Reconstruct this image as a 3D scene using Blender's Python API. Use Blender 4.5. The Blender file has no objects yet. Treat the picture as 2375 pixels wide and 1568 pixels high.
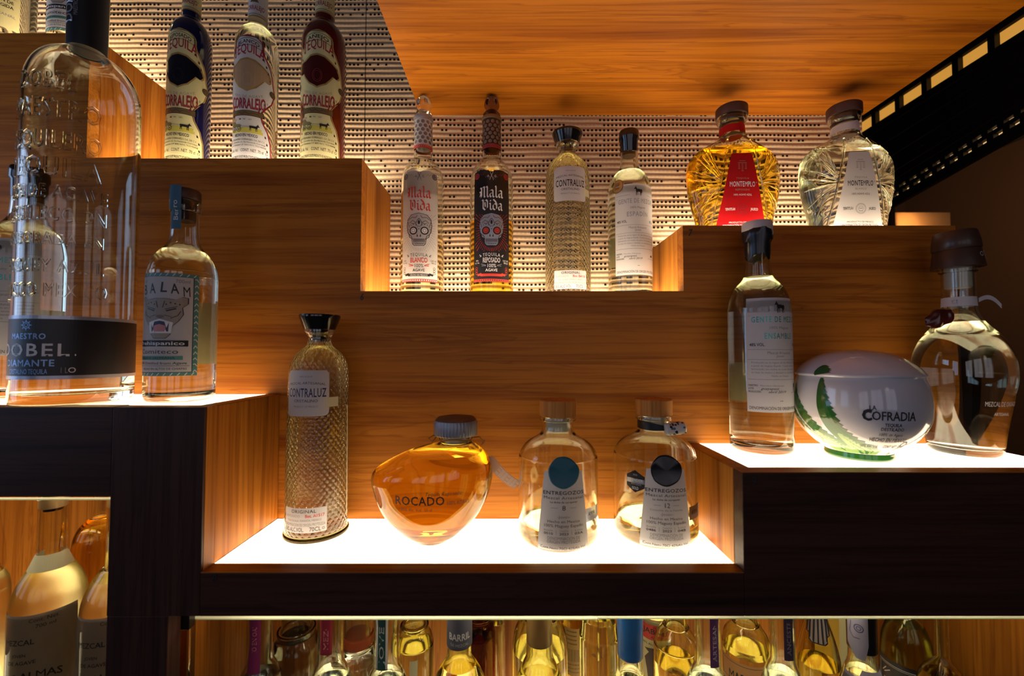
import bpy, bmesh, math, random
from mathutils import Vector
from mathutils.geometry import tessellate_polygon

C = bpy.context.scene
COL = C.collection
PI = math.pi
H0 = 1.45                                    # eye height above the floor
FPX = 980.0                                  # focal length in pixels of the 2375 px wide frame
TH = math.atan(34 / FPX)
SN, CS = math.sin(TH), math.cos(TH)

# ------------------------------------------------------------------ camera, world, light, exposure
cam = bpy.data.cameras.new('camera')
cam.sensor_width = 36.0
cam.lens = FPX / 2375 * 36.0
cam.shift_x = -2.5 / 2375
cam.clip_start = 0.02
cam.dof.use_dof = True
cam.dof.focus_distance = 0.68
cam.dof.aperture_fstop = 4.0
camo = bpy.data.objects.new('camera', cam)
camo.location = (0, 0, H0)
camo.rotation_euler = (PI / 2 + TH, 0, 0)
COL.objects.link(camo)
C.camera = camo

world = bpy.data.worlds.new('world')
world.use_nodes = True
world.node_tree.nodes['Background'].inputs[0].default_value = (0.02, 0.02, 0.03, 1)
world.node_tree.nodes['Background'].inputs[1].default_value = 0.3
C.world = world


def lamp(name, kind, loc, energy, color, rot=(0, 0, 0), size=None, size_y=None, radius=None):
    l = bpy.data.lights.new(name, kind)
    l.energy = energy
    l.color = color
    if size:
        l.shape = 'RECTANGLE'
        l.size = size
        l.size_y = size_y or size
    if radius:
        l.shadow_soft_size = radius
    o = bpy.data.objects.new(name, l)
    o.location = loc
    o.rotation_euler = rot
    COL.objects.link(o)
    return o


# daylight through the two windows in the wall at the left
WIN = [(-1.25, 1.75, 5.0), (0.10, 1.70, 9.0)]
for wy, wz, wp in WIN:
    lamp('window_daylight', 'AREA', (-2.42, wy, wz), wp, (0.46, 0.64, 1.0), (0, -PI / 2, 0), 1.2, 0.8)
# front fill for the labels, added as an unseen window bank behind the camera
FWIN = [(-1.3, 1.75), (0.0, 1.75), (1.3, 1.75)]
for wx, wz in FWIN:
    lamp('window_bank_daylight', 'AREA', (wx, -2.62, wz), 3.6, (0.92, 0.86, 1.0), (PI / 2, 0, 0), 1.0, 1.4)
# a pendant behind the camera; an unseen lamp added to brighten the far right
lamp('room_pendant_light', 'POINT', (0.9, -1.7, 2.2), 0.7, (1.0, 0.8, 0.62), radius=0.12)
lamp('room_pendant_light', 'POINT', (2.2, 2.2, 2.3), 7.0, (1.0, 0.62, 0.34), radius=0.12)

PANEL_GAIN = 5.0
PANEL_COL = (1.0, 0.80, 0.54)
C.view_settings.view_transform = 'Standard'
C.view_settings.look = 'None'
C.view_settings.gamma = 1.0
C.view_settings.use_curve_mapping = False
C.view_settings.exposure = 0.0
C.cycles.max_bounces = 28
C.cycles.transmission_bounces = 28
C.cycles.glossy_bounces = 8
C.cycles.diffuse_bounces = 5
C.cycles.transparent_max_bounces = 12
C.cycles.use_denoising = True
C.cycles.sample_clamp_indirect = 6.0


def at(px, py, Y):
    """the point at depth Y (metres in front of the lens) seen at a pixel: x, z relative to the eye"""
    u, v = (px - 1190) / FPX, (784 - py) / FPX
    d = CS - v * SN
    return u / d * Y, (v * CS + SN) / d * Y


# ------------------------------------------------------------------ materials
MATS = {}


def mat(name, color=(0.8, 0.8, 0.8), rough=0.5, metal=0.0, coat=0.0, spec=0.5, trans=0.0):
    if name in MATS:
        return MATS[name]
    m = bpy.data.materials.new(name)
    m.use_nodes = True
    b = m.node_tree.nodes['Principled BSDF']
    b.inputs['Base Color'].default_value = (*color, 1)
    b.inputs['Roughness'].default_value = rough
    b.inputs['Metallic'].default_value = metal
    b.inputs['Coat Weight'].default_value = coat
    b.inputs['Specular IOR Level'].default_value = spec
    b.inputs['Transmission Weight'].default_value = trans
    MATS[name] = m
    return m


def N(m, kind, **kw):
    n = m.node_tree.nodes.new(kind)
    for k, v in kw.items():
        setattr(n, k, v)
    return n


def L(m, a, b):
    m.node_tree.links.new(a, b)


def ramp(m, fac, stops):
    r = N(m, 'ShaderNodeValToRGB')
    e = r.color_ramp.elements
    while len(e) < len(stops):
        e.new(0.5)
    for i, (p, c) in enumerate(stops):
        e[i].position = p
        e[i].color = (*c, 1) if len(c) == 3 else c
    L(m, fac, r.inputs[0])
    return r.outputs[0]


def math_n(m, op, a, b=None, c=None):
    n = N(m, 'ShaderNodeMath', operation=op)
    for i, v in enumerate((a, b, c)):
        if v is None:
            continue
        if isinstance(v, (int, float)):
            n.inputs[i].default_value = v
        else:
            L(m, v, n.inputs[i])
    return n.outputs[0]


def mixc(m, fac, a, b, mode='MIX'):
    n = N(m, 'ShaderNodeMix', data_type='RGBA', blend_type=mode)
    if isinstance(fac, (int, float)):
        n.inputs[0].default_value = fac
    else:
        L(m, fac, n.inputs[0])
    for i, v in ((6, a), (7, b)):
        if isinstance(v, tuple):
            n.inputs[i].default_value = (*v, 1)
        else:
            L(m, v, n.inputs[i])
    return n.outputs[2]


def wood(name, grain='x', base=(0.43, 0.150, 0.016), dark=(0.23, 0.052, 0.005), rough=0.42, seed=0.0, contrast=1.0, fine=1.0):
    m = mat(name, base, rough, spec=0.15)
    b = m.node_tree.nodes['Principled BSDF']
    g = N(m, 'ShaderNodeNewGeometry')
    mp = N(m, 'ShaderNodeMapping')
    lo, hi = 1.15, 22.0
    sc = {'x': (lo, hi, hi), 'y': (hi, lo, hi), 'z': (hi, hi, lo)}[grain]
    mp.inputs['Scale'].default_value = sc
    mp.inputs['Location'].default_value = (seed, seed * 1.7, seed * 0.3)
    L(m, g.outputs['Position'], mp.inputs[0])
    n1 = N(m, 'ShaderNodeTexNoise')
    n1.inputs['Scale'].default_value = 1.0
    n1.inputs['Detail'].default_value = 5
    n1.inputs['Distortion'].default_value = 1.1
    L(m, mp.outputs[0], n1.inputs['Vector'])
    # growth rings: bands of the low-frequency field
    rings = math_n(m, 'FRACT', math_n(m, 'MULTIPLY', n1.outputs['Fac'], 8.0))
    ringc = ramp(m, rings, [(0.0, (0, 0, 0)), (0.80, (0.12, 0.12, 0.12)), (0.93, (1, 1, 1)), (1.0, (0, 0, 0))])
    mp2 = N(m, 'ShaderNodeMapping')
    mp2.inputs['Scale'].default_value = {'x': (6, 260, 260), 'y': (260, 6, 260), 'z': (260, 260, 6)}[grain]
    L(m, g.outputs['Position'], mp2.inputs[0])
    n2 = N(m, 'ShaderNodeTexNoise')
    n2.inputs['Scale'].default_value = 1.0
    n2.inputs['Detail'].default_value = 3
    L(m, mp2.outputs[0], n2.inputs['Vector'])
    c1 = ramp(m, n1.outputs['Fac'], [(0.28, dark), (0.5, base), (0.75, tuple(min(1, c * 1.18) for c in base))])
    c2 = mixc(m, math_n(m, 'MULTIPLY', ringc, 0.42 * contrast), c1, dark)
    fib = ramp(m, n2.outputs['Fac'], [(0.34, (0.50, 0.43, 0.36)), (0.52, (1, 1, 1))])
    c3 = mixc(m, 0.55 * fine, c2, fib, 'MULTIPLY')
    L(m, c3, b.inputs['Base Color'])
    bp = N(m, 'ShaderNodeBump')
    bp.inputs['Strength'].default_value = 0.08
    bp.inputs['Distance'].default_value = 0.001
    L(m, n2.outputs['Fac'], bp.inputs['Height'])
    L(m, bp.outputs[0], b.inputs['Normal'])
    return m


WOOD_X = wood('teak_horizontal_grain', 'x')
WOOD_Z = wood('teak_vertical_grain', 'z', seed=3.1, base=(0.50, 0.185, 0.022))
WOOD_S = wood('teak_soffit_grain', 'x', base=(0.46, 0.150, 0.007), dark=(0.22, 0.052, 0.0025), rough=0.5, seed=7.7, contrast=1.2)
WOOD_FX = wood('dark_stained_fascia', 'x', base=(0.060, 0.026, 0.017), dark=(0.028, 0.012, 0.009), seed=5.0, rough=0.4)  # teak of the front-tier faces, their shade put into the colour
WOOD_FZ = wood('dark_stained_post', 'z', base=(0.060, 0.028, 0.020), dark=(0.028, 0.013, 0.011), seed=6.0, rough=0.4)  # same teak on the post, darkened for its unlit front
WOOD_DARK = mat('dark_brown_laminate', (0.05, 0.022, 0.012), 0.45)


def woven():
    m = mat('woven_bark_wallcovering', (0.6, 0.45, 0.3), 0.75, spec=0.2)
    b = m.node_tree.nodes['Principled BSDF']
    g = N(m, 'ShaderNodeNewGeometry')
    sep = N(m, 'ShaderNodeSeparateXYZ')
    L(m, g.outputs['Position'], sep.inputs[0])
    nz = N(m, 'ShaderNodeTexNoise')
    nz.inputs['Scale'].default_value = 9.0
    nz.inputs['Detail'].default_value = 2
    L(m, g.outputs['Position'], nz.inputs['Vector'])
    zz = math_n(m, 'ADD', sep.outputs[2], math_n(m, 'MULTIPLY', math_n(m, 'SUBTRACT', nz.outputs['Fac'], 0.5), 0.004))
    P = 0.0097
    u = math_n(m, 'DIVIDE', sep.outputs[0], 0.0076)
    v = math_n(m, 'DIVIDE', zz, P)
    fu, fv = math_n(m, 'FRACT', u), math_n(m, 'FRACT', v)
    iv = math_n(m, 'FLOOR', v)
    iu = math_n(m, 'FLOOR', u)
    du = math_n(m, 'ABSOLUTE', math_n(m, 'SUBTRACT', fu, 0.5))
    dv = math_n(m, 'ABSOLUTE', math_n(m, 'SUBTRACT', fv, 0.5))
    # which rows are open, in runs along the row
    cmb = N(m, 'ShaderNodeCombineXYZ')
    L(m, math_n(m, 'MULTIPLY', iu, 0.045), cmb.inputs[0])
    L(m, math_n(m, 'MULTIPLY', iv, 3.7), cmb.inputs[1])
    run = N(m, 'ShaderNodeTexNoise')
    run.inputs['Scale'].default_value = 1.0
    run.inputs['Detail'].default_value = 1
    L(m, cmb.outputs[0], run.inputs['Vector'])
    cell = N(m, 'ShaderNodeTexWhiteNoise', noise_dimensions='2D')
    cc = N(m, 'ShaderNodeCombineXYZ')
    L(m, iu, cc.inputs[0])
    L(m, iv, cc.inputs[1])
    L(m, cc.outputs[0], cell.inputs['Vector'])
    openv = math_n(m, 'ADD', run.outputs['Fac'], math_n(m, 'MULTIPLY', math_n(m, 'SUBTRACT', cell.outputs['Value'], 0.5), 0.10))
    is_open = math_n(m, 'GREATER_THAN', openv, 0.485)
    inside = math_n(m, 'MULTIPLY', math_n(m, 'LESS_THAN', du, 0.27), math_n(m, 'LESS_THAN', dv, 0.21))
    hole = math_n(m, 'MULTIPLY', is_open, inside)
    # fibre strands
    mp = N(m, 'ShaderNodeMapping')
    mp.inputs['Scale'].default_value = (14, 14, 620)
    L(m, g.outputs['Position'], mp.inputs[0])
    fn = N(m, 'ShaderNodeTexNoise')
    fn.inputs['Scale'].default_value = 1.0
    fn.inputs['Detail'].default_value = 4
    L(m, mp.outputs[0], fn.inputs['Vector'])
    col = ramp(m, fn.outputs['Fac'], [(0.25, (0.42, 0.28, 0.17)), (0.48, (0.66, 0.48, 0.32)), (0.75, (0.80, 0.63, 0.46))])
    groove = math_n(m, 'GREATER_THAN', math_n(m, 'ADD', dv, math_n(m, 'MULTIPLY', nz.outputs['Fac'], 0.04)), 0.475)
    col = mixc(m, math_n(m, 'MULTIPLY', groove, 0.42), col, (0.16, 0.09, 0.05))
    weft = math_n(m, 'MULTIPLY', inside, math_n(m, 'SUBTRACT', 1.0, is_open))
    col = mixc(m, math_n(m, 'MULTIPLY', weft, 0.45), col, (0.78, 0.63, 0.45))
    col = mixc(m, hole, col, (0.012, 0.007, 0.004))
    seam = math_n(m, 'LESS_THAN', math_n(m, 'ABSOLUTE', math_n(m, 'ADD', sep.outputs[0], 0.2785)), 0.0011)
    col = mixc(m, math_n(m, 'MULTIPLY', seam, 0.8), col, (0.06, 0.035, 0.02))
    L(m, col, b.inputs['Base Color'])
    h = math_n(m, 'SUBTRACT', math_n(m, 'SUBTRACT', math_n(m, 'COSINE', math_n(m, 'MULTIPLY', dv, 5.5)), math_n(m, 'MULTIPLY', hole, 1.6)),
               math_n(m, 'MULTIPLY', fn.outputs['Fac'], -0.7))
    bp = N(m, 'ShaderNodeBump')
    bp.inputs['Strength'].default_value = 0.7
    bp.inputs['Distance'].default_value = 0.0013
    L(m, h, bp.inputs['Height'])
    L(m, bp.outputs[0], b.inputs['Normal'])
    return m


WOVEN = woven()


def onyx(name, gain):
    """a backlit slab of pale veined stone: the lamp of the shelf"""
    m = mat(name, (0.85, 0.8, 0.72), 0.25)
    b = m.node_tree.nodes['Principled BSDF']
    g = N(m, 'ShaderNodeNewGeometry')
    mp = N(m, 'ShaderNodeMapping')
    mp.inputs['Scale'].default_value = (5, 26, 5)
    L(m, g.outputs['Position'], mp.inputs[0])
    n = N(m, 'ShaderNodeTexNoise')
    n.inputs['Scale'].default_value = 1.0
    n.inputs['Detail'].default_value = 6
    n.inputs['Distortion'].default_value = 0.8
    L(m, mp.outputs[0], n.inputs['Vector'])
    c = ramp(m, n.outputs['Fac'], [(0.34, (0.60, 0.30, 0.165)), (0.47, PANEL_COL), (1.0, PANEL_COL)])
    L(m, c, b.inputs['Emission Color'])
    b.inputs['Emission Strength'].default_value = gain
    return m


ONYX = onyx('backlit_onyx', PANEL_GAIN)
ONYX_B = onyx('backlit_onyx_upper', PANEL_GAIN * 2.3)


def emit(name, color, gain):
    m = mat(name, (0.5, 0.4, 0.3), 0.5)
    b = m.node_tree.nodes['Principled BSDF']
    b.inputs['Emission Color'].default_value = (*color, 1)
    b.inputs['Emission Strength'].default_value = gain
    return m


def glass(name, color=(0.97, 0.98, 0.96), ior=1.47, rough=0.0, pattern=None):
    if name in MATS:
        return MATS[name]
    m = bpy.data.materials.new(name)
    m.use_nodes = True
    nt = m.node_tree
    nt.nodes.remove(nt.nodes['Principled BSDF'])
    gb = nt.nodes.new('ShaderNodeBsdfGlass')
    gb.inputs['Color'].default_value = (*color, 1)
    gb.inputs['IOR'].default_value = ior
    gb.inputs['Roughness'].default_value = rough
    L(m, gb.outputs[0], nt.nodes['Material Output'].inputs[0])
    if pattern == 'scales':
        tc = N(m, 'ShaderNodeTexCoord')
        sp = N(m, 'ShaderNodeSeparateXYZ')
        L(m, tc.outputs['Object'], sp.inputs[0])
        ang = math_n(m, 'ARCTAN2', sp.outputs[1], sp.outputs[0])
        a = math_n(m, 'MULTIPLY', ang, 30 / (2 * PI))
        zc = math_n(m, 'DIVIDE', sp.outputs[2], 0.0048)
        # hexagonal lattice of dimples: nearest of two staggered lattices
        def d2(off):
            x = math_n(m, 'SUBTRACT', math_n(m, 'FRACT', math_n(m, 'ADD', a, 0.5 + off)), 0.5)
            y = math_n(m, 'SUBTRACT', math_n(m, 'FRACT', math_n(m, 'ADD', math_n(m, 'MULTIPLY', zc, 0.5), 0.5 + off)), 0.5)
            return math_n(m, 'ADD', math_n(m, 'MULTIPLY', x, x), math_n(m, 'MULTIPLY', math_n(m, 'MULTIPLY', y, y), 1.0))
        d = math_n(m, 'MINIMUM', d2(0.0), d2(0.5))
        hgt = math_n(m, 'MINIMUM', math_n(m, 'MULTIPLY', d, 6.0), 1.0)
        band = math_n(m, 'LESS_THAN', sp.outputs[2], 0.262)
        bp = N(m, 'ShaderNodeBump', invert=True)
        bp.inputs['Strength'].default_value = 0.4
        bp.inputs['Distance'].default_value = 0.0018
        L(m, math_n(m, 'MULTIPLY', hgt, band), bp.inputs['Height'])
        L(m, bp.outputs[0], gb.inputs['Normal'])
    MATS[name] = m
    return m


CLEAR = glass('clear_glass')
SCALES = glass('scale_patterned_glass', (0.985, 0.985, 0.955), pattern='scales')
SILV = glass('spirit_clear', (0.985, 0.985, 0.95), 1.36)
PALE = glass('spirit_pale_straw', (0.985, 0.965, 0.87), 1.36)
CLOUDY = glass('spirit_cloudy_straw', (0.98, 0.92, 0.66), 1.36, 0.3)
STRAW = glass('spirit_straw', (0.97, 0.92, 0.72), 1.36)
AMBER = glass('spirit_amber', (0.98, 0.79, 0.28), 1.36)
GOLD = glass('spirit_gold', (0.98, 0.82, 0.26), 1.36)
COBALT = mat('cobalt_coated_glass', (0.004, 0.006, 0.05), 0.08, coat=0.6)
REDCOAT = mat('dark_red_coated_glass', (0.10, 0.006, 0.004), 0.12, coat=0.6)
GREENG = glass('olive_tinted_glass', (0.93, 0.92, 0.79))
PANE = glass('float_glass_pane', (0.97, 0.99, 0.97), 1.45)


def paper(name, color, trans=0.25):
    m = mat(name, color, 0.6, spec=0.25)
    nt = m.node_tree
    b = nt.nodes['Principled BSDF']
    t = N(m, 'ShaderNodeBsdfTranslucent')
    t.inputs[0].default_value = (*(c * 0.9 for c in color), 1)
    mx = N(m, 'ShaderNodeMixShader')
    mx.inputs[0].default_value = trans
    L(m, b.outputs[0], mx.inputs[1])
    L(m, t.outputs[0], mx.inputs[2])
    L(m, mx.outputs[0], nt.nodes['Material Output'].inputs[0])
    return m


WHITE = paper('white_label_paper', (0.84, 0.82, 0.84), 0.35)
CREAM = paper('cream_label_paper', (0.80, 0.74, 0.40))
YELLOWP = paper('straw_back_label_paper', (0.80, 0.76, 0.50))
BLACK = mat('black_ink', (0.012, 0.011, 0.014), 0.5)
NAVY = mat('navy_ink', (0.03, 0.03, 0.10), 0.5)
GREY = mat('grey_ink', (0.28, 0.27, 0.28), 0.5)
LGREY = mat('light_grey_ink', (0.48, 0.46, 0.47), 0.5)
REDINK = mat('red_ink', (0.62, 0.045, 0.03), 0.5)
CRIMSON = mat('crimson_ink', (0.33, 0.02, 0.035), 0.5)
GOLDINK = mat('gold_foil_ink', (0.55, 0.36, 0.12), 0.35, 0.5)
BRONZE = mat('bronze_foil_ink', (0.20, 0.13, 0.06), 0.35, 0.4)
TEAL = mat('teal_ink', (0.09, 0.26, 0.24), 0.5)
TEALF = mat('teal_foil_ink', (0.05, 0.36, 0.33), 0.3, 0.4)
SILVERF = mat('silver_foil_ink', (0.42, 0.43, 0.50), 0.3, 0.5)
WHITEINK = mat('white_ink', (0.82, 0.82, 0.84), 0.5)
PINK = mat('pink_ink', (0.62, 0.25, 0.26), 0.5)
TAN = mat('tan_ink', (0.42, 0.32, 0.24), 0.5)
OLIVE = mat('olive_yellow_ink', (0.50, 0.45, 0.08), 0.5)
REDLAB = paper('red_label_paper', (0.55, 0.006, 0.010), 0.15)
BLACKLAB = mat('black_label_paper', (0.012, 0.011, 0.013), 0.45)
BLACKGLOSS = mat('black_gloss_cap', (0.006, 0.006, 0.008), 0.16, coat=0.4)
BLACKWAX = mat('black_wax', (0.010, 0.009, 0.012), 0.28)
CORK = mat('natural_cork', (0.42, 0.24, 0.10), 0.85)
WALNUT = mat('dark_walnut_cap', (0.060, 0.022, 0.016), 0.5)
BEECH = wood('orange_beech_cap', 'z', (0.62, 0.25, 0.055), (0.45, 0.16, 0.03), 0.5)
METAL = mat('brushed_pewter', (0.36, 0.36, 0.40), 0.45, 0.5)
PLUG = mat('milky_plastic_plug', (0.62, 0.55, 0.42), 0.4)

# ------------------------------------------------------------------ mesh helpers


class MB:
    def __init__(s):
        s.v, s.f, s.m, s.mats = [], [], [], []

    def mi(s, m):
        if m not in s.mats:
            s.mats.append(m)
        return s.mats.index(m)

    def add(s, verts, faces, m):
        o = len(s.v)
        i = s.mi(m)
        s.v.extend(verts)
        for f in faces:
            s.f.append(tuple(o + k for k in f))
            s.m.append(i)

    def box(s, x0, x1, y0, y1, z0, z1, m):
        v = [(x0, y0, z0), (x1, y0, z0), (x1, y1, z0), (x0, y1, z0), (x0, y0, z1), (x1, y0, z1), (x1, y1, z1), (x0, y1, z1)]
        s.add(v, [(0, 3, 2, 1), (4, 5, 6, 7), (0, 1, 5, 4), (1, 2, 6, 5), (2, 3, 7, 6), (3, 0, 4, 7)], m)

    def hexa(s, v, m):
        s.add(v, [(0, 3, 2, 1), (4, 5, 6, 7), (0, 1, 5, 4), (1, 2, 6, 5), (2, 3, 7, 6), (3, 0, 4, 7)], m)

    def lathe(s, prof, m, seg=48, warp=None, cx=0.0, cy=0.0):
        """prof: (r, z) from bottom to top; r of 0 closes at the axis, open ends are capped"""
        rings, verts, faces = [], [], []
        for r, z in prof:
            if r < 1e-6:
                rings.append([len(verts)])
                verts.append((0, 0, z))
            else:
                rings.append(list(range(len(verts), len(verts) + seg)))
                verts.extend((r * math.cos(2 * PI * k / seg), r * math.sin(2 * PI * k / seg), z) for k in range(seg))
        for a, b in zip(rings, rings[1:]):
            for k in range(seg):
                j = (k + 1) % seg
                if len(a) > 1 and len(b) > 1:
                    faces.append((a[k], a[j], b[j], b[k]))
                elif len(a) > 1:
                    faces.append((a[k], a[j], b[0]))
                elif len(b) > 1:
                    faces.append((a[0], b[j], b[k]))
        if len(rings[0]) > 1:
            faces.append(tuple(reversed(rings[0])))
        if len(rings[-1]) > 1:
            faces.append(tuple(rings[-1]))
        if warp:
            verts = [warp(*p) for p in verts]
        s.add([(x + cx, y + cy, z) for x, y, z in verts], faces, m)

    def tube(s, pts, r, m, seg=8, closed=False):
        pts = [Vector(p) for p in pts]
        n = len(pts)
        verts, faces = [], []
        up = Vector((0.123, 0.456, 0.88)).normalized()
        for i, p in enumerate(pts):
            a = pts[(i - 1) % n] if closed or i > 0 else p
            b = pts[(i + 1) % n] if closed or i < n - 1 else p
            t = (b - a).normalized()
            e1 = t.cross(up)
            e1 = e1.normalized() if e1.length > 1e-6 else Vector((1, 0, 0))
            e2 = t.cross(e1)
            rr = r[i] if isinstance(r, (list, tuple)) else r
            for k in range(seg):
                q = p + (e1 * math.cos(2 * PI * k / seg) + e2 * math.sin(2 * PI * k / seg)) * rr
                verts.append(tuple(q))
        for i in range(n if closed else n - 1):
            j = (i + 1) % n
            for k in range(seg):
                l = (k + 1) % seg
                faces.append((i * seg + k, i * seg + l, j * seg + l, j * seg + k))
        if not closed:
            faces.append(tuple(range(seg))[::-1])
            faces.append(tuple((n - 1) * seg + k for k in range(seg)))
        s.add(verts, faces, m)

    def build(s, name, parent=None, loc=None, smooth=True, bevel=None, angle=38):
        me = bpy.data.meshes.new(name)
        me.from_pydata(s.v, [], s.f)
        for m in s.mats:
            me.materials.append(m)
        me.polygons.foreach_set('material_index', s.m)
        if smooth:
            me.shade_smooth()
            me.set_sharp_from_angle(angle=math.radians(angle))
        me.validate()
        o = bpy.data.objects.new(name, me)
        COL.objects.link(o)
        if parent:
            o.parent = parent
        if loc:
            o.location = loc
        if bevel:
            md = o.modifiers.new('edge', 'BEVEL')
            md.width = bevel
            md.segments = 2
            md.limit_method = 'ANGLE'
        return o


def tag(o, label, cat, group=None, kind=None):
    o['label'] = label
    o['category'] = cat
    if group:
        o['group'] = group
    if kind:
        o['kind'] = kind
    return o


def struct(o):
    o['kind'] = 'structure'
    return o


def thing(name, label, cat, loc, group=None, rot=0.0):
    o = bpy.data.objects.new(name, None)
    o.empty_display_size = 0.02
    o.location = loc
    o.rotation_euler = (0, 0, rot)
    COL.objects.link(o)
    return tag(o, label, cat, group)


def boxpart(name, parent, x0, x1, y0, y1, z0, z1, m, bevel=0.0012, org=(0, 0, 0)):
    b = MB()
    b.box(x0 - org[0], x1 - org[0], y0 - org[1], y1 - org[1], z0 - org[2], z1 - org[2], m)
    return b.build(name, parent, bevel=bevel, smooth=False)


def smooth(pts, n=5):
    """Catmull-Rom through the points; a third entry marks a corner"""
    segs, cur = [], []
    for p in pts:
        cur.append((p[0], p[1]))
        if len(p) > 2:
            segs.append(cur)
            cur = [(p[0], p[1])]
    segs.append(cur)
    out = []
    for sgm in segs:
        if len(sgm) < 2:
            continue
        if len(sgm) == 2:
            out.extend(sgm)
            continue
        for i in range(len(sgm) - 1):
            p0, p1, p2 = sgm[max(0, i - 1)], sgm[i], sgm[i + 1]
            p3 = sgm[min(len(sgm) - 1, i + 2)]
            for k in range(n):
                t = k / n
                q = []
                for c in (0, 1):
                    a = 2 * p1[c]
                    b = p2[c] - p0[c]
                    d = 2 * p0[c] - 5 * p1[c] + 4 * p2[c] - p3[c]
                    e = -p0[c] + 3 * p1[c] - 3 * p2[c] + p3[c]
                    q.append(0.5 * (a + b * t + d * t * t + e * t ** 3))
                out.append((max(q[0], 0.0), q[1]))
        out.append(sgm[-1])
    res = [out[0]]
    for p in out[1:]:
        if abs(p[0] - res[-1][0]) + abs(p[1] - res[-1][1]) > 1e-5:
            res.append(p)
    return res


def interp(prof):
    ps = sorted((z, r) for r, z in prof)

    def R(z):
        if z <= ps[0][0]:
            return ps[0][1]
        for (a, ra), (b, rb) in zip(ps, ps[1:]):
            if z <= b:
                return ra + (rb - ra) * (z - a) / max(b - a, 1e-9)
        return ps[-1][1]
    return R


# ------------------------------------------------------------------ glyphs (Blender's built-in face)
CHARS = "ABCDEFGHIJKLMNOPQRSTUVWXYZabcdefghijklmnopqrstuvwxyz0123456789%.,'-/·|()&:ÑÓÁÍáíóñ®"
GL = {}


def cache_glyphs():
    tmp = []
    for bold in (False, True):
        for ch in CHARS:
            for body in (ch, 'H' + ch + 'H'):
                cu = bpy.data.curves.new('g', 'FONT')
                cu.body = body
                cu.size = 1.0
                cu.resolution_u = 2
                cu.offset = 0.013 if bold and ch not in 'MWmw' else 0.0
                o = bpy.data.objects.new('g', cu)
                COL.objects.link(o)
                tmp.append((bold, ch, len(body) == 1, o, cu))
    cu = bpy.data.curves.new('g', 'FONT')
    cu.body = 'HH'
    cu.size = 1.0
    ho = bpy.data.objects.new('g', cu)
    COL.objects.link(ho)
    tmp.append((False, 'HH', True, ho, cu))
    dg = bpy.context.evaluated_depsgraph_get()
    dg.update()
    wid = {}
    for bold, ch, single, o, cu in tmp:
        me = bpy.data.meshes.new_from_object(o.evaluated_get(dg))
        vs = [(v.co.x, v.co.y) for v in me.vertices]
        if single:
            GL[(ch, bold)] = [vs, [tuple(p.vertices) for p in me.polygons], 0.3]
        else:
            wid[(ch, bold)] = max(v[0] for v in vs) - min(v[0] for v in vs)
        bpy.data.meshes.remove(me)
    hh = GL[('HH', False)][0]
    wh = max(v[0] for v in hh) - min(v[0] for v in hh)
    cap = max(v[1] for v in GL[('H', False)][0])
    for k, w in wid.items():
        GL[k][2] = max(0.1, w - wh - (0.026 if k[1] else 0.0))
    for bold, ch, single, o, cu in tmp:
        bpy.data.objects.remove(o)
        bpy.data.curves.remove(cu)
    return cap


CAP = cache_glyphs()


def glyph_layout(txt, bold, spacing):
    x, out = 0.0, []
    for ch in txt:
        if ch == ' ':
            x += 0.28 + spacing
            continue
        g = GL.get((ch, bold)) or GL[('.', bold)]
        out.append((x, g))
        x += g[2] + spacing
    return out, max(x - spacing, 1e-3)


def slab_clip(pts, lo, hi):
    def half(ps, c, keep_hi):
        r = []
        for a, b in zip(ps, ps[1:] + ps[:1]):
            ia = (a[0] >= c) if keep_hi else (a[0] <= c)
            ib = (b[0] >= c) if keep_hi else (b[0] <= c)
            if ia:
                r.append(a)
            if ia != ib:
                t = (c - a[0]) / (b[0] - a[0])
                r.append((c, a[1] + t * (b[1] - a[1])))
        return r
    p = half(pts, lo, True)
    return half(p, hi, False) if len(p) > 2 else []


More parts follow.
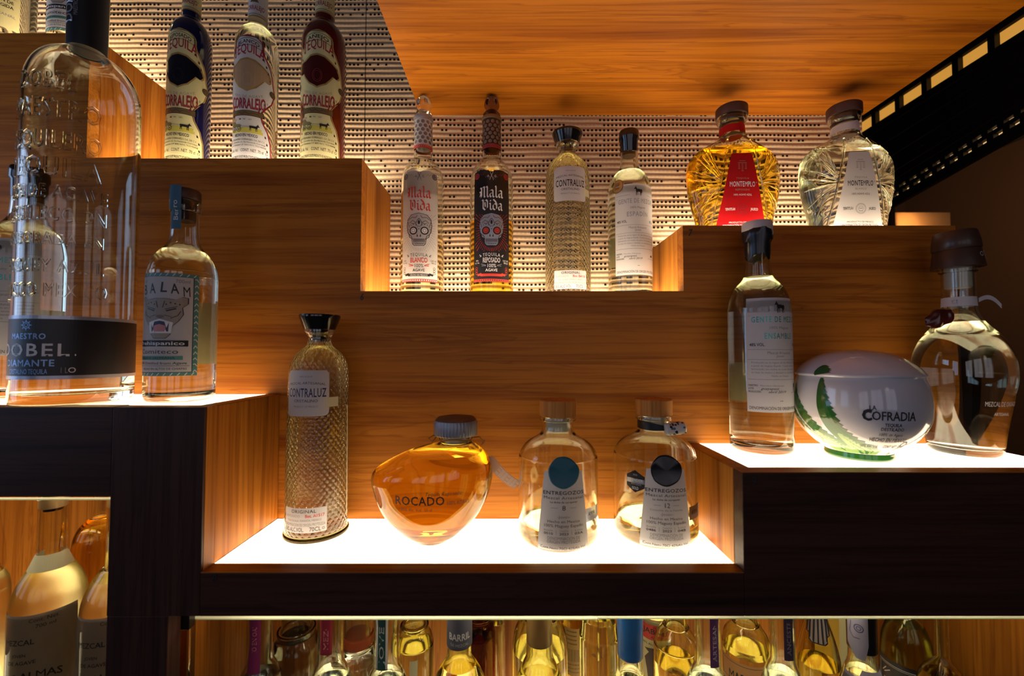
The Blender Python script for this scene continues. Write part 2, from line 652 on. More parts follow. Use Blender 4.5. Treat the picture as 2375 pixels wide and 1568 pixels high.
class Label:
    """printed matter laid on a surface: x in -0.5..0.5 of the width, y in 0..1 of the height"""

    def __init__(s, mapf, W, H, step=0.003):
        s.mapf, s.W, s.H, s.step, s.mb = mapf, W, H, step, MB()

    def off(s, layer):
        return 0.00025 + 0.00017 * layer

    def pt(s, x, y, layer):
        return s.mapf(x * s.W, y * s.H, s.off(layer))

    def shape(s, left, right, y0, y1, m, layer=0, ny=None, ys=None):
        if ys is None:
            ny = ny or 1
            ys = [y0 + (y1 - y0) * i / ny for i in range(ny + 1)]
        w = max(right(y) - left(y) for y in ys) * s.W
        nx = max(1, int(math.ceil(w / s.step)))
        verts = []
        for y in ys:
            a, b = left(y), right(y)
            verts.extend(s.pt(a + (b - a) * k / nx, y, layer) for k in range(nx + 1))
        f = [(i * (nx + 1) + k, i * (nx + 1) + k + 1, (i + 1) * (nx + 1) + k + 1, (i + 1) * (nx + 1) + k) for i in range(len(ys) - 1) for k in range(nx)]
        s.mb.add(verts, f, m)

    def rect(s, x0, y0, x1, y1, m, layer=0):
        ny = max(1, int((y1 - y0) * s.H / 0.02))
        s.shape(lambda y: x0, lambda y: x1, y0, y1, m, layer, ny)

    def rrect(s, x0, y0, x1, y1, r, m, layer=0):
        """rounded rectangle, r in metres"""
        rx, ry = r / s.W, r / s.H
        ys = [y0 + ry * (1 - math.cos(PI / 2 * i / 5)) for i in range(6)]
        ys = ys + [y0 + (y1 - y0) * k / 4 for k in (1, 2, 3)] + [y1 - ry * (1 - math.cos(PI / 2 * i / 5)) for i in range(5, -1, -1)]

        def ins(y):
            d = min(y - y0, y1 - y)
            if d >= ry:
                return 0.0
            q = (ry - d) / ry
            return rx * (1 - math.sqrt(max(0, 1 - q * q)))
        s.shape(lambda y: x0 + ins(y), lambda y: x1 - ins(y), y0, y1, m, layer, ys=sorted(ys))

    def ring(s, x0, y0, x1, y1, t, m, layer=1):
        tx, ty = t / s.W, t / s.H
        s.rect(x0, y0, x1, y0 + ty, m, layer)
        s.rect(x0, y1 - ty, x1, y1, m, layer)
        s.rect(x0, y0, x0 + tx, y1, m, layer)
        s.rect(x1 - tx, y0, x1, y1, m, layer)

    def poly(s, pts, m, layer=1):
        xs = [p[0] for p in pts]
        lo, hi = min(xs), max(xs)
        n = max(1, int(math.ceil((hi - lo) * s.W / (s.step * 1.6))))
        for i in range(n):
            a, b = lo + (hi - lo) * i / n, lo + (hi - lo) * (i + 1) / n
            q = slab_clip(pts, a, b) if n > 1 else pts
            if len(q) < 3:
                continue
            tri = tessellate_polygon([[Vector((p[0] * s.W, p[1] * s.H, 0)) for p in q]])
            fs = []
            for t in tri:
                p0, p1, p2 = (q[k] for k in t)
                ar = (p1[0] - p0[0]) * (p2[1] - p0[1]) - (p2[0] - p0[0]) * (p1[1] - p0[1])
                if abs(ar) > 1e-12:
                    fs.append(tuple(t) if ar > 0 else tuple(reversed(t)))
            s.mb.add([s.pt(p[0], p[1], layer) for p in q], fs, m)

    def art(s, pts, cx, cy, h, m, layer=1, sx=1.0):
        """a drawing given in units of its own height, h as a share of the label height"""
        k = h * s.H
        s.poly([(cx + p[0] * k * sx / s.W, cy + p[1] * h) for p in pts], m, layer)

    def disc(s, cx, cy, r, m, layer=1, ry=None, n=28):
        """r in metres"""
        ry = ry or r
        s.poly([(cx + r / s.W * math.cos(2 * PI * k / n), cy + ry / s.H * math.sin(2 * PI * k / n)) for k in range(n)], m, layer)

    def circle(s, cx, cy, r, t, m, layer=1, n=32, ry=None):
        ry = ry or r
        vs = []
        for k in range(n):
            a = 2 * PI * k / n
            for d in (0, t):
                vs.append(s.pt(cx + (r - d) / s.W * math.cos(a), cy + (ry - d) / s.H * math.sin(a), layer))
        s.mb.add(vs, [(2 * k, 2 * ((k + 1) % n), 2 * ((k + 1) % n) + 1, 2 * k + 1) for k in range(n)], m)

    def line(s, x0, y0, x1, y1, t, m, layer=1):
        """t in metres"""
        X0, Y0, X1, Y1 = x0 * s.W, y0 * s.H, x1 * s.W, y1 * s.H
        d = math.hypot(X1 - X0, Y1 - Y0) or 1e-9
        nx, ny = -(Y1 - Y0) / d * t / 2, (X1 - X0) / d * t / 2
        k = max(1, int(math.ceil(abs(X1 - X0) / s.step)))
        vs = []
        for i in range(k + 1):
            f = i / k
            x, y = X0 + (X1 - X0) * f, Y0 + (Y1 - Y0) * f
            vs.append(s.mapf(x + nx, y + ny, s.off(layer)))
            vs.append(s.mapf(x - nx, y - ny, s.off(layer)))
        s.mb.add(vs, [(2 * i, 2 * i + 1, 2 * i + 3, 2 * i + 2) for i in range(k)], m)

    def path(s, pts, t, m, layer=1):
        for a, b in zip(pts, pts[1:]):
            s.line(a[0], a[1], b[0], b[1], t, m, layer)

    def nib(s, strokes, cx, cy, h, m, layer=1, pw=0.13, ang=42, sx=1.0):
        """broad-nib pen strokes (units of the letter height)"""
        k = h * s.H
        ex, ey = math.cos(math.radians(ang)) * pw / 2, math.sin(math.radians(ang)) * pw / 2
        for st in strokes:
            for a, b in zip(st, st[1:]):
                q = [(a[0] - ex, a[1] - ey), (b[0] - ex, b[1] - ey), (b[0] + ex, b[1] + ey), (a[0] + ex, a[1] + ey)]
                ar = sum(q[i][0] * q[(i + 1) % 4][1] - q[(i + 1) % 4][0] * q[i][1] for i in range(4))
                if abs(ar) < 1e-5:
                    continue
                if ar < 0:
                    q = q[::-1]
                s.mb.add([s.pt(cx + p[0] * k * sx / s.W, cy + p[1] * h, layer) for p in q], [(0, 1, 2, 3)], m)

    def text(s, txt, x, y, h, w, m, layer=1, bold=False, arc=0.0, sp=0.0, vertical=False, slant=0.0, align='c', flare=0.0):
        """baseline y and cap height h as shares of the label height, w of its width"""
        lay, tot = glyph_layout(txt, bold, sp)
        sy = h * s.H / CAP
        sx = w * s.W / tot
        if vertical:
            sx = w * s.H / tot
            sy = h * s.W / CAP
        x0 = {'c': -0.5, 'l': 0.0, 'r': -1.0}[align] * tot
        for gx, (vs, fs, adv) in lay:
            out = []
            for vx, vy in vs:
                t = (gx + vx) / tot - 0.5
                X = (x0 + gx + vx + slant * vy) * sx
                Y = vy * sy * (1 + flare * 4 * t * t)
                Y += arc * s.H * (1 - 4 * t * t)
                if vertical:
                    X, Y = -Y, X
                out.append(s.mapf(x * s.W + X, y * s.H + Y, s.off(layer)))
            s.mb.add(out, fs, m)

    def lines(s, n, x0, x1, y0, y1, h, m, layer=1, seed=1):
        """small print too fine to read: rows of short word strokes"""
        rnd = random.Random(seed)
        for i in range(n):
            y = y1 + (y0 - y1) * i / max(1, n - 1)
            x = x0 + rnd.uniform(0, 0.08) * (x1 - x0)
            e = x1 - rnd.uniform(0, 0.1) * (x1 - x0)
            while x < e:
                w = rnd.uniform(0.05, 0.13) * (x1 - x0)
                s.rect(x, y, min(x + w, e), y + h, m, layer)
                x += w + 0.02 * (x1 - x0)

    def build(s, parent, name='label', label=None):
        o = s.mb.build(name, parent, smooth=False)
        if label:
            o['label'] = label
        return o


def cylmap(R, z0, turn=0.0, z1=None):
    Rr = R(z0 if z1 is None else (z0 + z1) / 2)

    def f(x, z, e):
        r = R(z0 + z) + e
        a = x / Rr + turn
        return (r * math.sin(a), -r * math.cos(a), z0 + z)
    return f


# ------------------------------------------------------------------ bottle builder
class Bottle:
    """profile given by silhouette half-widths read at the bottle's own depth; becomes metres here"""
    warp, seg = None, 48

    def __init__(s, name, label, px, py, Y, zbase, sil, group=None, t=0.0024, floor=0.008, fill=None, liquid=None, gmat=None,
                 warp=None, seg=56, flat=False, smooth_n=5, rot=0.0, rmax=None, inner_from=None):
        s.X, _ = at(px, py, Y)
        s.Y, s.zb = Y, zbase
        u = (px - 1190) / FPX
        s.k = Y / FPX / (1.0 if flat else math.sqrt(1 + u * u))
        prof = []
        for p in sil:
            z = at(px, p[1], Y)[1] - zbase if p[1] > 5 or p[1] < -5 or True else 0
            prof.append((p[0] * s.k, max(z, 0.0)) + tuple(p[2:]))
        prof[0] = (prof[0][0], 0.0) + prof[0][2:]
        s.px, s.warp, s.seg = px, warp, seg
        s.prof = smooth(prof, smooth_n)
        s.R = interp(s.prof)
        s.top = s.prof[-1][1]
        s.root = thing(name, label, 'bottle', (s.X, Y, H0 + zbase), group, rot)
        gm = gmat or CLEAR
        if t:
            inner = []
            for r, z in s.prof:
                if z >= floor * 0.6 and r - t > 0.002:
                    zz = max(z, floor) if z < floor * 2 else z
                    inner.append((r - t, zz))
            inner = [q for i, q in enumerate(inner) if i == 0 or q[1] > inner[i - 1][1] + 1e-5]
            r0 = inner[0]
            inner = [(r0[0] * 0.9, r0[1])] + [(r0[0], r0[1] + 0.0015)] + [q for q in inner[1:] if q[1] > r0[1] + 0.0025]
            s.inner = inner
            full = [(0, 0.0008), (s.prof[0][0] * 0.86, 0.0008)] + s.prof + [inner[-1]] + inner[::-1] + [(0, inner[0][1] + 0.001)]
        else:
            s.inner = s.prof
            full = [(0, 0.0)] + s.prof
        b = MB()
        b.lathe(full, gm, seg, warp)
        s.body = b.build('glass_body', s.root, angle=50)
        if fill is not None:
            zf = at(px, fill, Y)[1] - zbase
            Ri = interp(s.inner)
            liq = [(r + 0.0004, z) for r, z in s.inner if z < zf - 0.0005]
            liq[0] = (liq[0][0], liq[0][1] - 0.0004)
            liq.append((Ri(zf) + 0.0004, zf))
            b = MB()
            b.lathe([(0, liq[0][1])] + liq + [(0, zf)], liquid or SILV, seg, warp)
            b.build('liquid', s.root, angle=50)

    def z(s, py):
        return at(s.px, py, s.Y)[1] - s.zb

    def part(s, name, sil, m, label=None, seg=40, n=4, parent=None, warp='same', absr=False):
        prof = [((p[0] if absr else p[0] * s.k), s.z(p[1])) + tuple(p[2:]) for p in sil]
        b = MB()
        pr = smooth(prof, n)
        b.lathe([(0, pr[0][1])] + pr + [(0, pr[-1][1])], m, seg, s.warp if warp == 'same' else warp)
        o = b.build(name, parent or s.root, angle=40)
        if label:
            o['label'] = label
        return o

    def label(s, ytop, ybot, W, turn=0.0, R=None):
        z0, z1 = s.z(ybot), s.z(ytop)
        return Label(cylmap(R or s.R, z0, turn, z1), W, z1 - z0)


# ------------------------------------------------------------------ setting: room and shelving
YF, YB, YW = 0.475, 0.629, 0.779             # front tier face, back tier face, woven wall
XL, XR, XA, X6, XE = -0.345, 0.255, -0.645, -0.2285, 0.665
ZL, ZC, ZR = -0.0612, -0.243, -0.1335
ZA, Z6, Z5, Z7 = 0.488, 0.2935, 0.092, 0.191
ZBEAM = -0.290
XMIN = -1.35


def Z(z):
    return H0 + z


def slab(name, x0, x1, y0, y1, z0, z1, m):
    b = MB()
    b.box(x0, x1, y0, y1, z0, z1, m)
    return struct(b.build(name, smooth=False))


FLOORM = mat('dark_floor', (0.03, 0.022, 0.018), 0.5)
PLASTER = mat('dim_brown_plaster', (0.11, 0.055, 0.025), 0.8)
CEILM = mat('dark_ceiling', (0.05, 0.04, 0.035), 0.8)
slab('floor', -2.6, 3.2, -2.8, 3.4, -0.05, 0.0, FLOORM)
slab('ceiling', -2.6, 3.2, -2.8, 3.4, 2.75, 2.8, CEILM)
slab('wall_rear', -2.6, 3.2, 3.3, 3.4, 0.0, 2.75, PLASTER)
slab('wall_left', -2.6, -2.5, -2.8, 3.3, 0.0, 2.75, PLASTER)
slab('wall_right', 3.1, 3.2, -2.8, 3.3, 0.0, 2.75, PLASTER)
slab('wall_front', -2.5, 3.1, -2.8, -2.7, 0.0, 2.75, PLASTER)
for i, (wy, wz, wp) in enumerate(WIN):
    b = MB()
    wf = mat('window_frame_paint', (0.1, 0.07, 0.05), 0.5)
    for y0, y1, z0, z1 in ((-0.46, -0.41, -0.66, 0.66), (0.41, 0.46, -0.66, 0.66), (-0.41, 0.41, -0.66, -0.61), (-0.41, 0.41, 0.61, 0.66),
                           (-0.15, -0.125, -0.61, 0.61), (0.125, 0.15, -0.61, 0.61)):
        b.box(-2.5, -2.39, wy + y0, wy + y1, wz + z0, wz + z1, wf)
    struct(b.build('window_%d' % (i + 1), smooth=False))
for i, (wx, wz) in enumerate(FWIN):  # frames for the added fill, unseen behind the camera
    b = MB()
    for x0, x1, z0, z1 in ((-0.56, -0.51, -0.76, 0.76), (0.51, 0.56, -0.76, 0.76), (-0.51, 0.51, -0.76, -0.71), (-0.51, 0.51, 0.71, 0.76), (-0.015, 0.015, -0.71, 0.71)):
        b.box(wx + x0, wx + x1, -2.70, -2.60, wz + z0, wz + z1, wf)
    struct(b.build('window_%d' % (i + 3), smooth=False))
slab('wall_back', XMIN, 0.655, YW, YW + 0.03, 0.0, 2.75, WOVEN)


def step(name, label, x0, x1, yf, yb, z0, ztop, m_front, panel_x, open_left=False, open_right=False, onyx_m=ONYX, number=None, depth=0.020):
    """one stepped display plinth: front board, side boards, glowing stone top"""
    org = (0.5 * (x0 + x1), 0.5 * (yf + yb), Z(z0))
    r = thing(name, label, 'display plinth', org, 'stepped display plinths of the back bar')
    boxpart('front_board', r, x0, x1, yf, yf + depth, Z(z0), Z(ztop), m_front, 0.0009 if yf < YB else None, org)
    a, b2 = panel_x
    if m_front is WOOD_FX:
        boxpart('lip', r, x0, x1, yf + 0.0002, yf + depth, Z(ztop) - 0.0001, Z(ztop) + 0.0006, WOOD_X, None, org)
    if open_right:
        boxpart('side_board', r, x1 - 0.020, x1, yf + depth + 0.0006, yb, Z(z0), Z(ztop), WOOD_Z, 0.0009, org)
    if open_left:
        boxpart('side_board', r, x0, x0 + 0.020, yf + depth + 0.0006, yb, Z(z0), Z(ztop), WOOD_Z, 0.0009, org)
    boxpart('light_panel', r, a, b2, yf + depth, yb, Z(ztop) - 0.012, Z(ztop) - 0.0003, onyx_m, None, org)
    if number:
        ch, nx, nz, hh = number
        W = hh * 0.6
        lab = Label(lambda x, z, e: (nx + x - org[0], yf - e - org[1], Z(nz) + z - org[2]), W, hh)
        lab.text(ch, 0, 0, 1.0, 1.0, BLACK, 1, True, slant=0.15)
        lab.build(r, 'shelf_number', 'small black number')
    return r


step('display_plinth', 'highest plinth at far left, behind the tall embossed bottle', XMIN, XA, YB, YW, ZL, ZA, WOOD_X, (XMIN, XA - 0.02), open_right=True, onyx_m=ONYX_B)
r = step('display_plinth', 'tall wooden plinth at the left carrying the three guitar-label bottles', XA, X6, YB, YW, -0.152, Z6, WOOD_X, (XA, X6 - 0.02), open_right=True, onyx_m=ONYX_B)
boxpart('front_board', r, -0.43, X6, YB, YB + 0.02, Z(ZC), Z(-0.152), WOOD_X, None, tuple(r.location))
step('display_plinth', 'middle wooden plinth marked 6 under the two skull-label bottles', X6, XR, YB, YW, ZC, Z5, WOOD_X, (X6, XR), onyx_m=ONYX_B,
     number=('6', at(839, 690, YB)[0], at(839, 696, YB)[1], 0.0095))
step('display_plinth', 'wooden plinth marked 7 under the red and white trapezoid-label flasks', XR, XE, YB, YW, ZC, Z7, WOOD_X, (XR + 0.02, XE - 0.02), open_left=True, open_right=True, onyx_m=ONYX_B,
     number=('7', at(1600, 540, YB)[0], at(1600, 547, YB)[1], 0.0095))
# front tier
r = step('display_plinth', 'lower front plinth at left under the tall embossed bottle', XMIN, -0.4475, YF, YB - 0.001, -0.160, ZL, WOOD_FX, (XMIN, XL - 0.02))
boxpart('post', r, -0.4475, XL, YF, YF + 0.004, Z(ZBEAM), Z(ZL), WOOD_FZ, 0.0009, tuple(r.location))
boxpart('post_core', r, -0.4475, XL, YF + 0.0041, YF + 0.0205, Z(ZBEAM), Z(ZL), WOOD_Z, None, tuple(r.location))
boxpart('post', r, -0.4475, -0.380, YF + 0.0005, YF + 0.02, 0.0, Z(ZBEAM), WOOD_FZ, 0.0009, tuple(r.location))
boxpart('side_board', r, XL - 0.02, XL, YF + 0.0207, YB - 0.001, Z(ZC) + 0.0005, Z(ZL), WOOD_Z, 0.0009, tuple(r.location))
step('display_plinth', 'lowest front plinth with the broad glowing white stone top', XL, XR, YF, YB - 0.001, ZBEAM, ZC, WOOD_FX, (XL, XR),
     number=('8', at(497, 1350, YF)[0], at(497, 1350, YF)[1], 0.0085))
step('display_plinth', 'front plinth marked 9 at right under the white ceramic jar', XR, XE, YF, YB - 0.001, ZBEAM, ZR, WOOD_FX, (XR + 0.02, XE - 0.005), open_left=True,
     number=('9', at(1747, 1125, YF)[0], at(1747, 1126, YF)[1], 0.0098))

# soffit board overhead
so = MB()
so.box(-0.1725, 0.657, 0.22, YW - 0.0005, Z(0.445), Z(0.475), WOOD_S)
s_o = so.build('wooden_soffit', smooth=False, bevel=0.001)
tag(s_o, 'broad orange-lit teak soffit board overhead', 'soffit')
s_o['kind'] = 'structure'

# cabinets under the front tier
ZFL, ZFR = -0.52, -0.62
cabz = {}


def cabinet(label, x0, x1, zt, zf, name='bar_cabinet'):
    org = (0.5 * (x0 + x1), 0.65, Z(zf))
    r = thing(name, label, 'cabinet', org)
    boxpart('back_panel', r, x0, x1, YW - 0.012, YW - 0.001, Z(zf), Z(zt), WOOD_Z, None, org)
    boxpart('side_panel', r, x0, x0 + 0.012, YF + 0.045, YW - 0.012, Z(zf), Z(zt), WOOD_Z, None, org)
    boxpart('side_panel', r, x1 - 0.012, x1, YF + 0.045, YW - 0.012, Z(zf), Z(zt), WOOD_Z, None, org)
    boxpart('shelf', r, x0, x1, YF + 0.045, YW - 0.001, Z(zf) - 0.015, Z(zf), WOOD_X, None, org)
    boxpart('top_panel', r, x0, x1, YF + 0.045, YW - 0.001, Z(zt) - 0.0065, Z(zt) - 0.0005, WOOD_X, None, org)
    return r


def led(parent, x0, x1, y, z, gain, col=(1.0, 0.70, 0.32)):  # unseen glowing strip added to brighten the front bottles and pane edges
    org = tuple(parent.location)
    m = emit('warm_led_strip_%g' % gain, col, gain)
    boxpart('led_strip', parent, x0, x1, y, y + 0.02, Z(z) - 0.013, Z(z) - 0.007, m, None, org)


CABL = cabinet('small glazed cabinet at lower left holding four bottles', -1.0, -0.436, -0.160, ZFL)
CABR = cabinet('long glazed cabinet below the front plinths full of bottles', -0.392, XE, ZBEAM, ZFR)
ONYX_C = onyx('backlit_onyx_cabinet', PANEL_GAIN * 0.55)
for cab, x0, x1, zf in ((CABL, -0.95, -0.47, ZFL), (CABR, -0.24, 0.53, ZFR)):
    boxpart('light_panel', cab, x0, x1, 0.51 if zf > -0.55 else 0.52, YW - 0.014, Z(zf) + 0.0002, Z(zf) + 0.0032, ONYX_C, None, tuple(cab.location))
led(CABL, -0.95, -0.46, 0.531, -0.160, 10, (1.0, 0.86, 0.62))
led(CABR, -0.32, 0.60, 0.531, ZBEAM, 12, (1.0, 0.86, 0.62))
GEDGE = paper('frosted_green_glass_edge', (0.80, 0.90, 0.74), 0.6)
for x0, x1, y0, zt, zf, lab in ((-1.0, -0.4485, 0.497, -0.1712, ZFL, 'glass door pane of the small lower left cabinet'),
                                (-0.379, 0.100, 0.506, -0.3128, ZFR, 'rear sliding glass pane, left half of the long cabinet'),
                                (0.098, XE, 0.497, -0.3062, ZFR, 'front sliding glass pane, right half of the long cabinet')):
    b = MB()
    b.box(x0, x1, y0, y0 + 0.005, Z(zf), Z(zt), PANE)
    g = tag(b.build('glass_door', smooth=False), lab, 'glass door')
    b = MB()
    b.box(x0, x1, y0, y0 + 0.005, Z(zt) + 0.0001, Z(zt) + 0.0014, GEDGE)
    b.build('polished_edge', g, smooth=False)['label'] = 'pale shining top edge'
b = MB()
x0, zt = at(405, 1432, 0.497)
x1, zb = at(440, 1460, 0.497)
b.box(x0, x1, 0.4955, 0.5055, Z(zb), Z(ZBEAM), BLACKGLOSS)
b.tube([(x1, 0.500, Z(ZBEAM) - 0.003), (x1 + 0.008, 0.500, Z(ZBEAM) - 0.004)], 0.002, METAL)
tag(b.build('door_clip', bevel=0.0012), 'small square black clip at the corner of the lower glass', 'clip')

# ------------------------------------------------------------------ drawings used on labels
HORSE = [(-.42, .78), (-.50, .70), (-.46, .65), (-.36, .70), (-.30, .60), (-.30, .48), (-.27, .40), (-.30, .22), (-.27, .0), (-.22, .0), (-.22, .22), (-.19, .36), (-.14, .38),
         (-.13, .2), (-.10, .02), (-.05, .02), (-.08, .22), (-.06, .40), (.12, .38), (.17, .28), (.13, .16), (.15, .0), (.20, .0), (.20, .16), (.24, .27), (.26, .14), (.27, .02),
         (.32, .02), (.31, .16), (.33, .32), (.35, .48), (.38, .30), (.41, .32), (.39, .60), (.30, .67), (.15, .65), (.02, .72), (-.08, .68), (-.18, .74), (-.28, .92), (-.31, 1.0), (-.35, .92)]
GATE = [(-.5, .86), (.5, .86), (.5, .90), (-.5, .90)]
JAG = [(-.50, .98), (-.40, 1.0), (-.30, .93), (-.10, .96), (.10, .96), (.28, .93), (.40, 1.0), (.50, .98), (.50, .84), (.40, .74), (.42, .58), (.34, .42), (.24, .30), (.20, .10), (.12, .0),
       (-.12, .0), (-.20, .10), (-.24, .30), (-.34, .42), (-.42, .58), (-.40, .74), (-.50, .84)]
SKULL = [(-.14, .0), (.14, .0), (.20, .06), (.22, .22), (.30, .27), (.32, .36), (.36, .42), (.39, .62), (.36, .82), (.24, .95), (.0, 1.0), (-.24, .95), (-.36, .82), (-.39, .62), (-.36, .42), (-.32, .36),
         (-.30, .27), (-.22, .22), (-.20, .06)]
MULE = [(-.5, .55), (-.46, .62), (.2, .62), (.34, .78), (.38, .92), (.42, .80), (.52, .70), (.56, .58), (.50, .55), (.42, .62), (.36, .48), (.32, .30), (.33, .0), (.28, .0), (.26, .30), (.22, .36), (.2, .0), (.15, .0),
        (.15, .36), (-.28, .36), (-.30, .2), (-.28, .0), (-.33, .0), (-.36, .22), (-.40, .3), (-.42, .0), (-.47, .0), (-.46, .34)]
NIBS = {
    'M': ([[(.10, .0), (.16, .10), (.16, .80), (.04, .90)], [(.16, .86), (.38, .98), (.42, .86), (.42, .12), (.48, .0)], [(.42, .86), (.64, 1.0), (.70, .86), (.70, .12), (.80, .0)], [(-.02, .55), (.10, .45), (.02, .10)]], .86),
    'V': ([[(-.02, .95), (.10, 1.0), (.14, .88), (.14, .20), (.34, .0)], [(.34, .0), (.56, .20), (.56, .82), (.44, .98), (.28, .90)], [(.30, .75), (.36, .30)]], .72),
    'a': ([[(.04, .58), (.22, .68), (.34, .58), (.34, .10), (.44, .0)], [(.34, .42), (.08, .32), (.08, .12), (.18, .0), (.34, .14)]], .50),
    'l': ([[(.06, 1.04), (.12, .92), (.12, .10), (.24, .0)]], .30),
    'i': ([[(.04, .66), (.12, .58), (.12, .10), (.24, .0)], [(.10, .92), (.16, .84)]], .30),
    'd': ([[(.10, 1.02), (.30, .82), (.42, .56), (.42, .14), (.26, .0), (.08, .12), (.08, .46), (.22, .62), (.40, .52)]], .54),
}


def nibword(lb, word, x, y, h, m, layer, pw=.14):
    tot = sum(NIBS[c][1] for c in word)
    k = h * lb.H / lb.W
    cx = x - tot * k / 2
    for c in word:
        st, w = NIBS[c]
        lb.nib(st, cx, y, h, m, layer, pw)
        cx += w * k


def deco(lb, txt, x, y, h, w, m, layer=1):
    lb.text(txt, x, y, h, w, m, layer, True, sp=0.10)


# ------------------------------------------------------------------ the scale-patterned spirit bottles with flared black stopper
def scale_bottle(label, px, py, Y, zb, lotno, ink, s=1.0, front=False):
    """silhouette read on the front one"""
    k = 0.585 / 1.0993
    X, _ = at(px, py, Y)
    B = Bottle.__new__(Bottle)
    sil = [(.0385, .0062), (.0388, .010), (.0395, .014), (.0392, .10), (.0386, .17), (.0380, .212), (.0366, .2235), (.0335, .2345), (.0270, .2435), (.0195, .2498), (.0160, .2545), (.0148, .260), (.0150, .2655), (.0192, .2700, 1), (.0200, .2715), (.0200, .2745, 1)]
    B.X, B.Y, B.zb, B.px, B.warp, B.seg = X, Y, zb, px, None, 64
    B.k = 1.0
    B.prof = smooth(sil, 5)
    B.R = interp(B.prof)
    B.root = thing('mezcal_bottle', label, 'bottle', (X, Y, H0 + zb), 'scale-patterned bottles with flared black stoppers')
    t = .0026
    inner = [(r - t, z) for r, z in B.prof if .0145 < z and r - t > .003]
    full = [(0, .0064), (.030, .0063)] + B.prof + [(inner[-1][0], B.prof[-1][1])] + inner[::-1] + [(0, inner[0][1] + .001)]
    b = MB()
    b.lathe(full, SCALES, 64)
    b.build('glass_body', B.root, angle=45)
    b = MB()
    b.lathe([(0, .0006), (.034, .0001), (.0405, 0), (.0415, .0012), (.0415, .0042), (.0400, .0060), (0, .0061)], glass('olive_foot_glass', (.60, .56, .40)), 64)  # olive tint stands for dark surroundings refracted in the thick glass
    b.build('glass_foot', B.root, angle=45)['label'] = 'glass foot tinted dark for the surroundings it refracts'
    fill = .252
    Ri = interp(inner)
    liq = [(r + .0004, z) for r, z in inner if z < fill - .001]
    liq[0] = (liq[0][0], liq[0][1] - .0005)
    liq.append((Ri(fill) + .0004, fill))
    b = MB()
    b.lathe([(0, liq[0][1])] + liq + [(0, fill)], PALE, 64)
    b.build('liquid', B.root, angle=45)
    b = MB()
    b.lathe([(0, .258), (.0105, .258), (.0108, .2747), (.0202, .2747), (.0258, .2895), (.0268, .2925), (.0262, .2948), (0, .2955)], BLACKGLOSS, 40)
    b.build('stopper', B.root)
    z0 = .161
    lb = Label(cylmap(B.R, z0, 0, z0 + .059), .058, .059)
    lb.rrect(-.5, 0, .5, 1, .006, WHITE, 0)
    lb.text('100% AGAVE', 0, .85, .030, .30, GREY)
    lb.text('MEZCAL ARTESANAL', 0, .665, .050, .86, ink, arc=.035)
    lb.text('CONTRALUZ', 0, .42, .185, .88, ink, 1, True, arc=.0, sp=.05)
    lb.text('CRISTALINO', 0, .305, .060, .54, ink)
    lb.text('PRODUCT OF MEXICO', 0, .19, .040, .55, GREY)
    lb.build(B.root, 'label', 'white label with rounded corners')
    tg = Label(cylmap(B.R, .172, .84, .187), .019, .0125)
    tg.rect(-.5, 0, .5, 1, YELLOWP, 0)
    tg.build(B.root, 'tax_seal', 'small pale tag beside the label')
    lb = Label(cylmap(B.R, .0135, 0, .044), .058, .031)
    lb.rrect(-.5, 0, .5, 1, .0015, WHITE, 0)
    lb.text('ORIGINAL', 0, .80, .13, .56, BLACK, sp=.05)
    lb.text('REPOSADO', -.25, .62, .10, .38, LGREY)
    lb.text('Bot. ' + lotno, .25, .62, .12, .40, REDINK, 1, True)
    lb.text('TLACOLULA, OAXACA, MÉXICO'.replace('É', 'E'), 0, .46, .075, .78, GREY)
    lb.text('DENOMINACIÓN DE ORIGEN PROTEGIDA', 0, .26, .12, .94, GREY)
    lb.text('36% ALC.VOL.', -.22, .05, .17, .50, BLACK)
    lb.text('70CL', .26, .05, .17, .24, BLACK)
    lb.circle(.43, .13, .0016, .0004, BLACK)
    lb.build(B.root, 'lower_label', 'small white label near the base')
    if front:
        sl = Label(cylmap(B.R, .02, 1.62, .17), .0035, .15)
        sl.rect(-.5, 0, .5, 1, YELLOWP, 0)
        sl.build(B.root, 'side_strip', 'pale paper strip on the side')
    return B


scale_bottle('tall scale-patterned bottle standing on the lowest glowing shelf', 738, 1000, 0.585, ZC, 'A1517', NAVY, front=True)
scale_bottle('scale-patterned bottle before the woven wall, right of the black skull-label bottle', 1316.5, 500, 0.733, Z5, 'B4110', BLACK)


